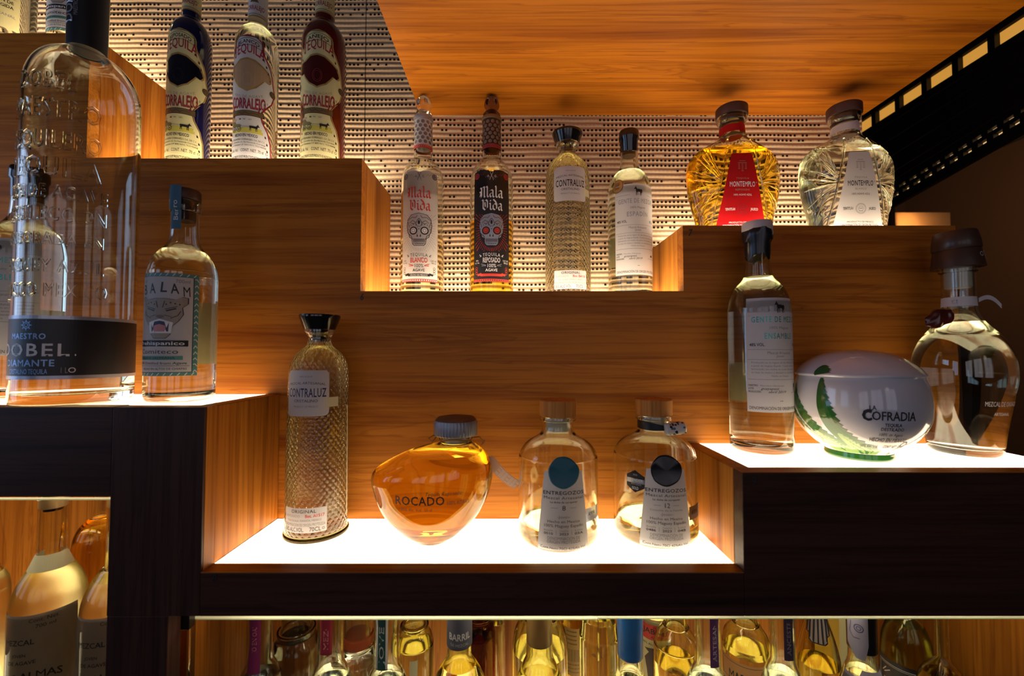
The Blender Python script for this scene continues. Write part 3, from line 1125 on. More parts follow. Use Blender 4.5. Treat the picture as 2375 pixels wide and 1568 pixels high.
# ------------------------------------------------------------------ the horse-label mezcal bottles
def horse_label(B, z0, z1, W, word, turn, inks, extra):
    lb = Label(cylmap(B.R, z0, turn, z1), W, z1 - z0)
    lb.rect(-.5, 0, .5, 1, WHITE, 0)
    h = z1 - z0
    lb.art(HORSE, .02, .865, .105, BLACK)
    lb.line(-.48, .875, -.16, .875, .0004, GREY)
    lb.line(.22, .875, .48, .875, .0004, GREY)
    deco(lb, 'GENTE DE MEZCAL', 0.0, .785, .048, .84, inks)
    lb.text('"'.replace('"', "''"), -.45, .825, .02, .03, inks)
    lb.text('100% Maguey', 0, .725, .022, .34, GREY)
    deco(lb, word, 0, .640, .048, .48, inks)
    lb.text('48% VOL.', -.34, .575, .026, .22, BLACK, 1, True)
    lb.text('70 cl', .36, .575, .026, .14, BLACK, 1, True)
    lb.line(-.48, .545, .48, .545, .0004, GREY)
    lb.text('Mezcal Artesanal', 0, .505, .024, .40, GREY)
    lb.text('Joven', 0, .478, .022, .13, GREY)
    lb.line(-.48, .458, .48, .458, .0004, GREY)
    rows = ('Producido en la region de San Baltazar Guelavila', 'a partir de maguey Espadin. Cocido en horno conico', 'fermentado con molino de piedra, fermentado natural',
            'en tinas de madera y destilado en alambique de cobre', 'Hecho en Oaxaca')
    for i, t in enumerate(rows):
        lb.text(t, 0, .425 - .029 * i, .015, .86 if i < 4 else .30, GREY)
    lb.line(-.48, .285, .48, .285, .0005, GREY)
    lb.text('MAESTRO', -.48, .225, .015, .14, BLACK, 1, True, align='l')
    lb.text('Marcelino Hernandez', -.31, .225, .013, .36, GREY, align='l')
    lb.text('LOTE', -.48, .198, .015, .08, BLACK, 1, True, align='l')
    lb.text('guayapest', -.30, .196, .020, .26, BLACK, slant=.3, align='l')
    lb.text('PRODUCCIÓN', -.48, .170, .015, .18, BLACK, 1, True, align='l')
    lb.text('abril 2019', -.20, .168, .020, .28, BLACK, slant=.3, align='l')
    if extra == 'armadillo':
        lb.art([(-.5, .1), (-.42, .4), (-.25, .7), (.05, .8), (.3, .65), (.45, .35), (.5, .1), (.3, .15), (.2, 0), (-.1, .05), (-.3, 0)], .36, .20, .034, BLACK, sx=1.1)
        lb.text('gentedemezcal', .36, .178, .010, .26, GREY)
    else:
        lb.art([(-.3, 0), (-.3, .75), (-.15, .9), (.2, .85), (.3, 1.0), (.36, .7), (.28, .5), (.3, 0), (.18, 0), (.15, .4), (-.12, .45), (-.18, 0)], .34, .185, .075, BLACK)
        lb.circle(.36, .235, .0022, .0006, WHITE, 2)
        lb.text('gentedemezcal', .34, .168, .010, .26, GREY)
    lb.rect(-.02, .098, .03, .102, BLACK)
    lb.text('DENOMINACIÓN DE ORIGEN PROTEGIDA', 0, .022, .026, .94, BLACK)
    lb.build(B.root, 'label', 'tall white label with a small horse drawing')


def horse_bottle(label, px, py, Y, zb, scale, word, turn, inks, fill_z, cap, extra, hidden=False):
    B = Bottle.__new__(Bottle)
    f = scale
    sil = [(.0335, .0), (.0375, .002), (.0395, .006), (.0402, .014), (.0402, .10), (.0402, .185), (.0392, .205), (.0355, .222), (.0285, .2345), (.0215, .2425), (.0180, .250), (.0166, .262), (.0156, .285), (.0153, .302, 1), (.0170, .304), (.0170, .314, 1)]
    sil = [(p[0] * f, p[1] * f) + tuple(p[2:]) for p in sil]
    X, _ = at(px, py, Y)
    B.X, B.Y, B.zb, B.px, B.k = X, Y, zb, px, 1.0
    B.prof = smooth(sil, 5)
    B.R = interp(B.prof)
    B.root = thing('mezcal_bottle', label, 'bottle', (X, Y, H0 + zb), 'slim mezcal bottles with tall horse-drawing labels')
    t, fl = .0024, .011
    inner = [(r - t, z) for r, z in B.prof if z > fl + .002]
    inner = [(inner[0][0] * .85, fl)] + inner
    full = [(0, .004), (.024 * f, .002)] + B.prof + [(inner[-1][0], B.prof[-1][1])] + inner[::-1] + [(0, fl + .004)]
    b = MB()
    b.lathe(full, CLEAR, 56)
    b.build('glass_body', B.root, angle=50)
    Ri = interp(inner)
    fz = fill_z * f
    liq = [(r + .0004, z) for r, z in inner if z < fz - .001] + [(Ri(fz) + .0004, fz)]
    liq[0] = (liq[0][0], liq[0][1] - .0006)
    b = MB()
    b.lathe([(0, fl + .0036)] + liq + [(0, fz)], SILV, 56)
    b.build('liquid', B.root, angle=50)
    if cap == 'white':
        b = MB()
        prof = [(.0158 * f, .276 * f), (.0166 * f, .283 * f), (.0168 * f, .296 * f), (.0200 * f, .303 * f), (.0205 * f, .312 * f), (.0190 * f, .3165 * f)]
        b.lathe([(.0157 * f, .275 * f)] + prof + [(.0172 * f, .3170 * f)], BLACKWAX, 32, lambda x, y, z: (x, y, z + (.004 * math.sin(3 * math.atan2(y, x) + 1) + .002 * math.sin(7 * math.atan2(y, x)) if z < .29 * f or .30 * f < z < .316 * f else 0)))
        b.build('wax_seal', B.root)
        b = MB()
        n = 72
        pr = [(.0192, .3135), (.0196, .3145), (.0196, .3255), (.0188, .3268)]
        b.lathe([(0, .3135 * f)] + [(r * f, z * f) for r, z in pr] + [(0, .3272 * f)], mat('white_ribbed_cap', (0.55, 0.50, 0.50), 0.5), 72,
                lambda x, y, z: (x * (1 + .012 * (int(round(math.atan2(y, x) / (2 * PI / 72))) % 2)), y * (1 + .012 * (int(round(math.atan2(y, x) / (2 * PI / 72))) % 2)), z))
        b.build('cap', B.root)['label'] = 'white ribbed cap'
    else:
        b = MB()
        b.lathe([(0, .272 * f), (.0125 * f, .272 * f), (.0125 * f, .2865 * f)], mat('dark_plug', (0.03, 0.012, 0.006), 0.4), 32)
        b.build('plug', B.root)
        b = MB()
        b.lathe([(.0155 * f, .278 * f), (.0163 * f, .2795 * f), (.0165 * f, .3005 * f), (.0186 * f, .304 * f), (.0186 * f, .3165 * f), (.0176 * f, .3195 * f), (0, .3202 * f)], BLACKGLOSS, 40,
                lambda x, y, z: (x, y, z + (.0018 * math.cos(math.atan2(y, x) * 2) if z < .2798 * f else 0)))
        b.build('capsule', B.root)['label'] = 'black shrink capsule'
    horse_label(B, .058 * f if scale > .95 else .040 * f, .213 * f if scale > .95 else .205 * f, .084 * f, word, turn, inks, extra)
    bl = Label(cylmap(B.R, .066 * f, PI + 0.25, .135 * f), .078 * f, .058 * f)
    bl.rect(-.5, 0, .5, 1, YELLOWP, 0)
    bl.build(B.root, 'back_label', 'blank straw-coloured back label')
    return B


horse_bottle('slim bottle with white ribbed cap left of the white ceramic jar', 1761, 800, 0.587, ZR, .965, 'ENSAMBLE', 0.12, TEALF, .247, 'white', 'dog')
HB = horse_bottle('black-capped horse-label bottle with round gold sticker before the woven wall', 1460, 480, 0.733, Z5, .93, 'ESPADÍN', 0.10, SILVERF, .240, 'black', 'armadillo')
horse_bottle('black-capped bottle half hidden behind the tall embossed bottle', 58, 600, 0.577, ZL, .985, 'ENSAMBLE', 0.12, TEALF, .232, 'black', 'dog')
gs = Label(cylmap(HB.R, .178, -.83, .200), .021, .024)
gs.disc(0, .5, .0105, BLACK, 1, .012)
gs.disc(0, .5, .0098, GOLDINK, 2, .0112)
for k in range(5):
    gs.rect(-.22, .27 + .1 * k, .22, .31 + .1 * k, BRONZE, 3)
gs.build(HB.root, 'medal_sticker', 'round gold medal sticker')


# ------------------------------------------------------------------ skull-label bottles
def skull_stopper(root, zc, m, name='skull_stopper'):
    bm = bmesh.new()
    bmesh.ops.create_icosphere(bm, subdivisions=4, radius=1.0)
    for v in bm.verts:
        x, y, z = v.co
        k = 1.0 if z > -0.1 else 1.0 - 0.36 * min(1, (-z - 0.1) / 0.6)
        x, y = x * k, y * k
        for sx in (-1, 1):
            d = math.sqrt((x - sx * .38) ** 2 + (z - .02) ** 2)
            if y < 0 and d < .32:
                y += .55 * (1 - (d / .32) ** 2)
        d = math.sqrt((x / .6) ** 2 + (z + .28) ** 2)
        if y < 0 and d < .17:
            y += .34 * (1 - (d / .17) ** 2)
        if y < 0 and abs(z + .62) < .16 and abs(x) < .45:
            y += .07 * math.sin(x * 26)
        v.co = (x * .0133, y * .0150, z * .0165 + zc)
    me = bpy.data.meshes.new(name)
    bm.to_mesh(me)
    bm.free()
    me.materials.append(m)
    me.shade_smooth()
    o = bpy.data.objects.new(name, me)
    COL.objects.link(o)
    o.parent = root
    b = MB()
    b.lathe([(0, zc - .034), (.0095, zc - .034), (.0095, zc - .021), (.0145, zc - .0205), (.0150, zc - .0165), (.0125, zc - .0155), (.0120, zc - .013), (.0085, zc - .010)], m, 32)
    b.build('stopper_collar', root)


def rose(lb, x, y, r, ink, pap, layer):
    lb.disc(x, y, r, ink, layer, n=12)
    lb.circle(x, y, r * .78, r * .18, pap, layer + 1, 12)
    lb.circle(x + r * .1 / lb.W, y, r * .42, r * .18, pap, layer + 1, 9)


def skull_bottle(label, px, Y, zb, dark, word, fill_px, liq):
    sil = [(43, 700), (49.5, 693, 1), (50.5, 690), (51, 640), (51, 560), (50.5, 440), (49, 418), (44.5, 400), (36, 386), (27, 378), (22.5, 371), (22, 355), (21.5, 330), (21, 290), (21.5, 283, 1), (22.5, 281), (22.5, 277, 1)]
    B = Bottle('tequila_bottle', label, px, 560, Y, zb, sil, 'tall bottles with skull labels and skull stoppers', t=.0024, floor=.006, fill=fill_px, liquid=liq)
    b = MB()
    b.lathe([(B.R(B.z(283)) + .0009, B.z(284)), (B.R(B.z(283)) + .0016, B.z(281)), (B.R(B.z(283)) + .0014, B.z(276)), (.0135, B.z(273.5))], METAL if not dark else BRONZE, 36)
    b.build('neck_ring', B.root)
    skull_stopper(B.root, B.z(273) + .021, glass('frosted_skull_glass', (.95, .95, .95), 1.47, .12) if not dark else glass('smoky_glass', (0.60, 0.50, 0.46), 1.47, .12))
    paperm, ink = (BLACKLAB, WHITEINK) if dark else (WHITE, BLACK)
    pop = WHITEINK if dark else REDINK
    # neck sleeve
    z0, z1 = B.z(352), B.z(284.5)
    sl = Label(cylmap(B.R, z0, 0, z1), .100, z1 - z0, step=.002)
    sl.rect(-.5, .10, .5, 1, paperm, 0)
    sl.rect(-.5, 0, .5, .10, CRIMSON if dark else REDINK, 0)
    sl.rect(-.5, .11, .5, .125, REDINK, 1)
    for k in range(30):
        sl.disc(-.48 + k * .0325, .05, .0006, BLACK if dark else WHITEINK, 1, n=6)
    for i in range(6):
        for k in range(11):
            rose(sl, -.46 + k * .088 + (.044 if i % 2 else 0), .22 + i * .135, .0030, TAN if dark else BLACK, BLACK if dark else LGREY, 1)
    sl.build(B.root, 'neck_sleeve', 'black sleeve with pale roses' if dark else 'white sleeve with black roses')
    # front label with scalloped top
    lb = B.label(413, 661, .0655, 0.05)

    def top(x):
        return 1 - .012 * (1 + math.cos(x * 4 * PI)) * .5 - .008 * (abs(x) < .06)
    n = 24
    for i in range(n):
        a, b2 = -.5 + i / n, -.5 + (i + 1) / n
        ys = [0, .25, .5, .75, 1]
        vs = []
        for y in ys:
            vs.append(lb.pt(a, y * top(a), 0))
            vs.append(lb.pt(b2, y * top(b2), 0))
        lb.mb.add(vs, [(2 * q, 2 * q + 1, 2 * q + 3, 2 * q + 2) for q in range(4)], paperm)
    for sx in (-1, 1):
        rose(lb, sx * .40, .945, .0050, REDINK if dark else BLACK, BLACK if dark else LGREY, 1)
        for q in range(4):
            lb.disc(sx * (.28 - .03 * q), .955 - .008 * (q % 2), .0005, REDINK if dark else BLACK, 1, n=6)
    lb.line(-.05, .90, .04, .975, .0006, ink)
    lb.line(.05, .90, -.04, .975, .0006, ink)
    lb.text('A', -.085, .925, .022, .05, ink)
    lb.text('G', .095, .925, .022, .05, ink)
    for sx in (-1, 1):
        lb.path([(sx * .10 + .055 * sx * math.cos(t), .925 + .012 * math.sin(t)) for t in [k * .5 for k in range(10)]], .0005, LGREY if not dark else GREY)
    nibword(lb, 'Mala', 0, .745, .098, pop, 2, .15)
    nibword(lb, 'Vida', .02, .632, .092, pop, 2, .15)
    # rays
    for k in range(52):
        a = 2 * PI * k / 52
        for r0, r1 in ((.0205, .0245), (.0255, .0275), (.0285, .0345)):
            p0 = (r0 * math.cos(a) / lb.W, .455 + 1.45 * r0 * math.sin(a) / lb.H)
            p1 = (r1 * math.cos(a) / lb.W, .455 + 1.45 * r1 * math.sin(a) / lb.H)
            if abs(p1[0]) < .49 and p1[1] > .26 and not (p1[1] > .60 and abs(p1[0]) < .40):
                lb.line(p0[0], p0[1], p1[0], p1[1], .0006, REDINK if dark else LGREY)
    sk = SILVERF if dark else LGREY
    dk = BLACK
    S0, SH = .318, .285
    lb.art(SKULL, 0, S0 - .004, SH + .008, dk, 1, 1.02)
    lb.art(SKULL, 0, S0, SH, sk if dark else LGREY, 2, .98)

    def P(x, y):
        return (x * SH * lb.H / lb.W, S0 + y * SH)
    for sx in (-1, 1):
        ex = P(sx * .17, .46)
        lb.disc(ex[0], ex[1], .0060, dk, 3)
        lb.circle(ex[0], ex[1], .0066, .0007, dk, 3)
        lb.disc(ex[0], ex[1], .0046, REDINK if dark else WHITEINK, 4)
        lb.circle(ex[0], ex[1], .0030, .0006, dk, 5, 14)
        for q in range(7):
            a = q / 6 * PI
            lb.path([P(sx * .17 + .15 * math.cos(a), .50 + .13 * math.sin(a)), P(sx * .17 + .19 * math.cos(a), .52 + .17 * math.sin(a))], .0006, dk, 3)
        lb.poly([P(sx * .02, .27), P(sx * .07, .27), P(sx * .05, .36)][::sx], dk, 3)
        lb.path([P(sx * .33, .36), P(sx * .24, .30), P(sx * .20, .18)], .0008, dk, 3)
        lb.path([P(sx * .30, .70), P(sx * .20, .78), P(sx * .10, .72), P(sx * .16, .66), P(sx * .24, .70)], .0007, dk, 3)
        lb.path([P(sx * .34, .80), P(sx * .22, .88), P(sx * .10, .86), P(sx * .05, .93)], .0007, dk, 3)
        lb.path([P(sx * .30, .60), P(sx * .34, .66), P(sx * .36, .74)], .0007, dk, 3)
        lb.path([P(sx * .04, .60), P(sx * .10, .66), P(sx * .05, .78), P(0, .84)], .0008, dk, 3)
    lb.disc(P(0, .72)[0], P(0, .72)[1], .0018, dk, 3, .0034)
    for q in range(9):
        x = -.16 + .04 * q
        lb.path([P(x, .12), P(x, .20)], .0006, dk, 3)
    for yy in (.12, .16, .20, .07):
        lb.path([P(-.18, yy), P(0, yy - .012), P(.18, yy)], .0006, dk, 3)
    for q in range(5):
        lb.path([P(-.10 + .05 * q, .02), P(-.08 + .05 * q, .06)], .0006, dk, 3)
    lb.text('TEQUILA', 0, .218, .028, .44, ink, 1, sp=.12, arc=.006)
    for sx in (-1, 1):
        lb.path([(sx * .26, .225), (sx * .31, .238)], .0009, ink)
        lb.path([(sx * .26, .222), (sx * .30, .221)], .0009, ink)
        lb.path([(sx * .14, .142), (sx * .26, .155)], .0009, REDINK if not dark else SILVERF)
        lb.path([(sx * .14, .138), (sx * .25, .138)], .0009, REDINK if not dark else SILVERF)
        for q in range(3):
            lb.circle(sx * .40, .075 + .022 * q, .0022, .0005, REDINK if dark else BLACK, 1, 12)
    lb.text(word, 0, .167, .042, .44, pop if not dark else WHITEINK, 2, True)
    lb.text('100%', 0, .123, .032, .24, ink)
    lb.text('AGAVE', 0, .088, .024, .30, ink, 1, True)
    lb.text('40%', -.38, .180, .014, .08, ink)
    lb.text('ALC. VOL.', -.38, .160, .012, .14, ink)
    lb.text('CONT. NET.', .38, .180, .013, .18, ink)
    lb.text('700 ml', .38, .160, .014, .13, ink)
    rib = REDINK if dark else BLACK
    lb.poly([(-.38, .066), (-.26, .076), (-.26, .054), (-.36, .050)], rib)
    lb.poly([(.38, .066), (.36, .050), (.26, .054), (.26, .076)], rib)
    lb.shape(lambda y: -.28, lambda y: .28, .046, .068, rib, 2)
    lb.text('HECHO EN MEXICO', 0, .051, .012, .44, WHITEINK if not dark else CRIMSON, 3)
    lb.rect(-.5, .0, .5, .022, REDINK, 1)
    for k in range(18):
        lb.disc(-.47 + k * .0553, .011, .0010, WHITEINK if not dark else BLACK, 2, n=8)
    lb.build(B.root, 'label', 'black label with a silver sugar skull' if dark else 'white label with a grey sugar skull')
    return B


skull_bottle('slim bottle with white skull label and clear glass skull stopper', 980, .722, Z5, False, 'BLANCO', 556, PALE)
skull_bottle('slim amber bottle with black skull label and smoky skull stopper', 1140, .722, Z5, True, 'REPOSADO', 520, AMBER)


# ------------------------------------------------------------------ flat flasks with trapezoid labels
def flask(label, px, Y, zb, dyl, red):
    """the silhouette is read on the red one (py) and shifted by dyl px for the other"""
    rows = [(85, 530), (90, 508), (97, 489), (104.5, 452), (108.5, 418), (107, 395), (100, 374), (84, 355), (60, 341), (40, 331), (30, 322), (27.5, 312), (27, 300), (27.5, 291), (32, 286), (33.5, 282), (33, 274)]
    kx = Y / FPX
    u = (px - 1190) / FPX
    prof = [(r * kx, at(px, y + dyl, Y)[1] - zb) for r, y in rows]
    prof[0] = (prof[0][0], 0.0)
    prof = smooth(prof, 6)
    R = interp(prof)
    X, _ = at(px, 420, Y)
    root = thing('tequila_flask', label, 'bottle', (X, Y, H0 + zb), 'flat ribbed flasks with trapezoid labels')
    zmid = prof[0][1] + .092
    rn = 27 * kx

    def flat(r):
        return r if r < rn * 1.05 else rn * 1.05 + (r - rn * 1.05) * .16

    def warp(x, y, z):
        r = math.hypot(x, y)
        rr = flat(r)
        y2 = y / max(r, 1e-9) * rr
        if r > rn * 1.3 and abs(x) > 0.014:
            # moulded ribs fanning out of the centre
            a = math.atan2(z - .078, abs(x) - .012)
            edge = min(1.0, max(0.0, (abs(x) - (.016 + .022 * max(0, 1 - z / .14))) / .010))
            rib = max(0.0, math.cos(a * 9.0)) ** 5 * .0008 + max(0.0, math.cos(a * 9.0 + 1.1)) ** 9 * .0005
            y2 += math.copysign(rib * edge, y)
            x += math.copysign(rib * .7 * edge, x)
        return (x, y2, z)
    t = .0035
    inner = [(r - t, z) for r, z in prof if z > .012 and z < prof[-1][1]]
    b = MB()
    b.lathe([(0, .001)] + prof + [(inner[-1][0], prof[-1][1])] + inner[::-1] + [(0, inner[0][1])], CLEAR, 128, lambda x, y, z: warp(x, y, z))
    b.build('glass_body', root, angle=60)
    fz = at(px, 353 + dyl, Y)[1] - zb
    Ri = interp(inner)
    liq = [(r + .0005, z) for r, z in inner if z < fz - .001] + [(Ri(fz) + .0005, fz)]
    liq[0] = (liq[0][0], liq[0][1] - .0004)
    b = MB()
    b.lathe([(0, liq[0][1])] + liq + [(0, fz)], GOLD if red else SILV, 128, warp)
    b.build('liquid', root, angle=60)
    zc = prof[-1][1]
    b = MB()
    b.lathe([(0, zc - .016), (.0165, zc - .016), (.0172, zc), (.0245, zc + .0002), (.0250, zc + .0012), (.0250, zc + .0150), (.0238, zc + .0162), (0, zc + .0166)], WALNUT, 48)
    b.build('stopper', root)['label'] = 'flat dark walnut stopper'
    # neck band with round emblem
    z0, z1 = at(px, 316 + dyl, Y)[1] - zb, at(px, 299 + dyl, Y)[1] - zb
    nb = Label(cylmap(R, z0, 0.0), 2 * PI * R((z0 + z1) / 2) * .98, z1 - z0, step=.0015)
    pm, ik = (REDLAB, WHITEINK) if red else (WHITE, BLACK)
    nb.rect(-.5, 0, .5, 1, pm, 0)
    nb.disc(.06, .55, .0085, pm, 1)
    nb.circle(.06, .55, .0064, .0004, CRIMSON if red else GREY, 2)
    nb.circle(.06, .55, .0036, .0004, CRIMSON if red else GREY, 2)
    nb.text('MONTEMPLO', -.115, .25, .26, .16, ik, 1, True)
    nb.build(root, 'neck_band', 'red neck band' if red else 'white neck band')
    # raised plate edges and the label
    zt, zbm = at(px, 374 + dyl, Y)[1] - zb, .001
    ysurf = lambda x, z: -flat(R(z)) * math.sqrt(max(0.02, 1 - (x / max(R(z), 1e-4)) ** 2))
    H = zt - zbm
    W = 2 * .0415
    lb = Label(lambda x, z, e: (x, ysurf(x, zbm + z) - e - .0008, zbm + z), W, H, step=.004)
    hw = lambda y: .5 - (.5 - .20) * max(0, (y - .05)) / .95 if y > .05 else .46 + .04 * y / .05
    lb.shape(lambda y: -hw(y) + (.02 if y > .985 else 0), lambda y: hw(y) - (.02 if y > .985 else 0), 0, 1, pm, 0, ys=[0, .02, .05, .15, .3, .45, .6, .75, .9, .985, 1])
    thin = TAN if red else GREY
    lb.path([(-.06, .90), (.06, .90)], .0006, thin)
    lb.path([(-.085, .875), (.085, .875)], .0008, thin)
    for x in (-.065, 0, .065):
        lb.path([(x - .010, .865), (x - .010, .80 - .03 * (x == 0))], .0004, thin)
        lb.path([(x + .010, .865), (x + .010, .80 - .03 * (x == 0))], .0004, thin)
        lb.path([(x - .022, .80 - .03 * (x == 0)), (x + .022, .80 - .03 * (x == 0))], .0004, thin)
    lb.text('TEQUILA', 0, .672, .020, .25, TAN if red else GREY, sp=.1)
    lb.text('MONTEMPLO', 0, .580, .062, .50, ik, 1, True, sp=.06)
    lb.text('®', .275, .625, .014, .02, ik)
    lb.text('REPOSADO' if red else 'BLANCO', 0, .530, .022, .28 if red else .22, TAN if red else GREY, sp=.08)
    lb.text('100% AGAVE AZUL', 0, .468, .022, .36, ik)
    for r in (.0085, .0072, .0042):
        lb.circle(0, .300, r, .0005, CRIMSON if red else GREY)
    lb.shape(lambda y: -.035, lambda y: .035, .285, .31, CRIMSON if red else LGREY)
    lb.path([(-.035, .27), (.035, .27)], .0008, CRIMSON if red else GREY)
    lb.text('TEPATITLÁN', -.235, .288, .030, .18, ik, 1, True)
    lb.text('JALISCO', .235, .288, .030, .15, ik, 1, True)
    lb.text('PRODUCTO DE MÉXICO'.replace('É', 'E'), 0, .128, .020, .52, ik)
    lb.text('DENOMINACIÓN DE ORIGEN PROTEGIDA', 0, .088, .026, .74, ik, 1, True)
    lb.text('38% Alc. Vol.', -.125, .022, .034, .18, ik)
    lb.text('Cont. Net. 700ml', .14, .022, .034, .22, ik)
    lb.build(root, 'label', 'red trapezoid label' if red else 'white trapezoid label')
    b = MB()
    for sx in (-1, 1):
        pts = [(sx * (hw(y) * W + .007), ysurf(sx * (hw(y) * W + .007), zbm + y * H) - .0004, zbm + y * H) for y in (.12, .3, .5, .7, .9, 1.05)]
        b.tube(pts, .0016, CLEAR, 8)
        b.tube([pts[-1], (sx * .021, ysurf(sx * .021, zt + .016) - .0004, zt + .016), (sx * .018, ysurf(sx * .018, zt + .026) - .0002, zt + .026)], .0016, CLEAR, 8)
    b.tube([(x * .024 / .5 * .5, ysurf(x * .024, zt + .011) - .0004, zt + .011) for x in (-1, -.5, 0, .5, 1)], .0014, CLEAR, 8)
    b.build('moulded_frame', root)
    for sx in (-1, 1):
        for q in range(10):
            a = -.75 + 1.95 * q / 9 + .05 * math.sin(q * 2.3)
            pts = []
            for i in range(9):
                d = i / 8
                z = .085 + .012 * (q - 4) / 4 + math.sin(a) * .085 * d
                x0_ = hw(min(1, max(0, (z - zbm) / H))) * W + .010
                x = x0_ + (R(min(max(z, .002), zt + .03)) * .985 - x0_) * (d ** .9)
                if z < .004 or z > zt + .024 or x > R(z) * .992:
                    continue
                for sy in (1,):
                    pts.append((sx * x, ysurf(x, z) * .995, z))
            if len(pts) > 3:
                b = MB()
                b.tube(pts, [.0004 + .0010 * math.sin(PI * (i + .6) / (len(pts) + .2)) for i in range(len(pts))], CLEAR, 8)
                b.build('moulded_rib', root)

    return root


flask('amber flask with red trapezoid label on the plinth marked 7', 1699.5, .703, Z7, 0, True)
flask('clear flask with white trapezoid label at the right end of the plinth', 1962, .700, Z7, -3, False)


# ------------------------------------------------------------------ guitar-label tequilas on the tall plinth
def guitar_bottle(label, px, Y, zb, body, kind):
    sil = [(52, 440), (56.5, 428, 1), (57, 420), (57.5, 300), (58, 160), (58, 110), (56.5, 92), (51, 76), (42, 63), (31, 54), (26, 48), (25.5, 40), (25.2, 10), (25, -60), (24.5, -95, 1), (27, -97), (27, -108, 1)]
    dy = {'blue': 0, 'clear': 17, 'red': 8}[kind]
    sil = [(r * 53.5 / 58 * (1.258 / 1.258), y + dy) + tuple(c) for r, y, *c in sil]
    B = Bottle('tequila_bottle', label, px, 200, Y, zb, sil, 'tall bottles with guitar-shaped labels', t=(.0024 if kind == 'clear' else 0), fill=(30 if kind == 'clear' else None), liquid=SILV, gmat=body)
    # bring the radius to the bottle's true 35 mm whatever its place across the frame
    pm = CREAM if kind != 'clear' else WHITE
    zt = B.z(95 + dy)
    zb0 = .004
    H = zt - zb0
    lb = Label(cylmap(B.R, zb0, .14, zb0 + H * .6), .088, H)
    half = [(0, .43), (.10, .445), (.22, .43), (.30, .37), (.36, .28), (.40, .255), (.44, .27), (.48, .34), (.53, .44), (.565, .47), (.60, .50), (.63, .50), (.66, .47), (.72, .45), (.78, .41), (.84, .33), (.87, .285), (.90, .27),
            (.93, .27), (.955, .25), (.975, .20), (.99, .12), (1.0, .02)]
    hs = sorted(half)

    def hw(y, g=0.0):
        for (a, ra), (c, rc) in zip(hs, hs[1:]):
            if y <= c:
                return max(.01, ra + (rc - ra) * (y - a) / (c - a) - g)
        return .01
    ys = [p[0] for p in half]
    lb.shape(lambda y: -hw(y), lambda y: hw(y), 0, 1, GOLDINK if kind != 'clear' else CRIMSON, 0, ys=ys)
    lb.shape(lambda y: -hw(y, .022), lambda y: hw(y, .022), 0.012, .985, BLACK, 1, ys=[.012] + ys[1:-2] + [.985])
    lb.shape(lambda y: -hw(y, .032), lambda y: hw(y, .032), 0.016, .982, pm, 2, ys=[.016] + ys[1:-2] + [.982])
    # burnt holes along the edge, the two round bosses
    for sx in (-1, 1):
        for y in (.06, .11, .16, .21, .26, .46, .50, .70, .745, .79, .835):
            x = hw(y) - .085
            lb.poly([(sx * x - .014, y - .007), (sx * x + .016, y - .009), (sx * x + .010, y + .004), (sx * x - .012, y + .011)], BLACK if sx > 0 else CRIMSON, 3)
        lb.disc(sx * .44, .605, .0052, BRONZE, 3)
        lb.circle(sx * .44, .605, .0056, .0009, BLACK, 4)
        lb.circle(sx * .44, .605, .0028, .0006, BLACK, 4, 14)
    word = {'blue': 'REPOSADO', 'clear': 'BLANCO', 'red': 'AÑEJO'}[kind]
    arch = [(-.23, .905)] + [(-.23 + .46 * k / 10, .945 + .028 * math.sin(PI * k / 10)) for k in range(11)] + [(.23, .905)]
    inn = [(-.22 + .44 * k / 10, .898 + .022 * math.sin(PI * k / 10)) for k in range(11)]
    lb.path(arch + inn[::-1] + [arch[0]], .0007, BLACK, 3)
    lb.text(word, 0, .912, .026, .38, BLACK, 3, True, arc=.022)
    lb.text('TEQUILA', 0, .820, .062, .56, CRIMSON, 3, True, arc=.042, flare=.25)
    hat = [(-.36, .74), (-.32, .765), (-.22, .77), (-.12, .80), (0, .81), (.12, .80), (.22, .775), (.32, .75), (.37, .715), (.37, .685), (.33, .67), (.26, .68), (.22, .655), (.14, .615), (0, .585), (-.14, .615), (-.22, .655), (-.26, .685),
           (-.33, .68), (-.37, .70)]
    fr = [(x * 1.10, .69 + (y - .69) * 1.12) for x, y in hat]
    lb.poly(fr[::-1], GOLDINK, 3)
    lb.poly(hat[::-1], {'blue': mat('cobalt_window', (.004, .004, .012), .08, coat=.5), 'clear': mat('glass_window', (.40, .27, .17), .1, coat=.5), 'red': mat('red_window', (.055, .004, .004), .1, coat=.5)}[kind], 4)
    dkk = {'blue': BLACK, 'clear': TAN, 'red': CRIMSON}[kind]
    lb.circle(0, .665, .0075, .0006, dkk, 5, 20, .011)
    lb.circle(0, .665, .0055, .0004, dkk, 5, 20, .008)
    lb.text('100% DE AGAVE', 0, .553, .018, .52, TAN, 3, arc=-.028, sp=.06)
    lb.text('CORRALEJO', 0, .458, .074, .62, CRIMSON, 4, True, arc=-.012, flare=.18)
    lb.text('CORRALEJO', .006, .455, .074, .62, BLACK, 3, False, arc=-.012, flare=.18)
    lb.text('®', .34, .505, .018, .03, BLACK, 3)
    lb.shape(lambda y: -.28, lambda y: .28, .392, .432, BRONZE, 3)
    lb.ring(-.28, .392, .28, .432, .0006, BLACK, 4)
    lb.path([(-.18, .405), (-.12, .42), (-.08, .402), (-.02, .42), (.04, .405), (.10, .418), (.2, .41)], .0005, BLACK, 4)
    # cart and mule
    lb.shape(lambda y: -.30, lambda y: .27, .268, .288, OLIVE, 3)
    lb.shape(lambda y: -.12, lambda y: .25, .288, .305, OLIVE, 3)
    lb.art(MULE, .13, .283, .060, BLACK, 4, 1.0)
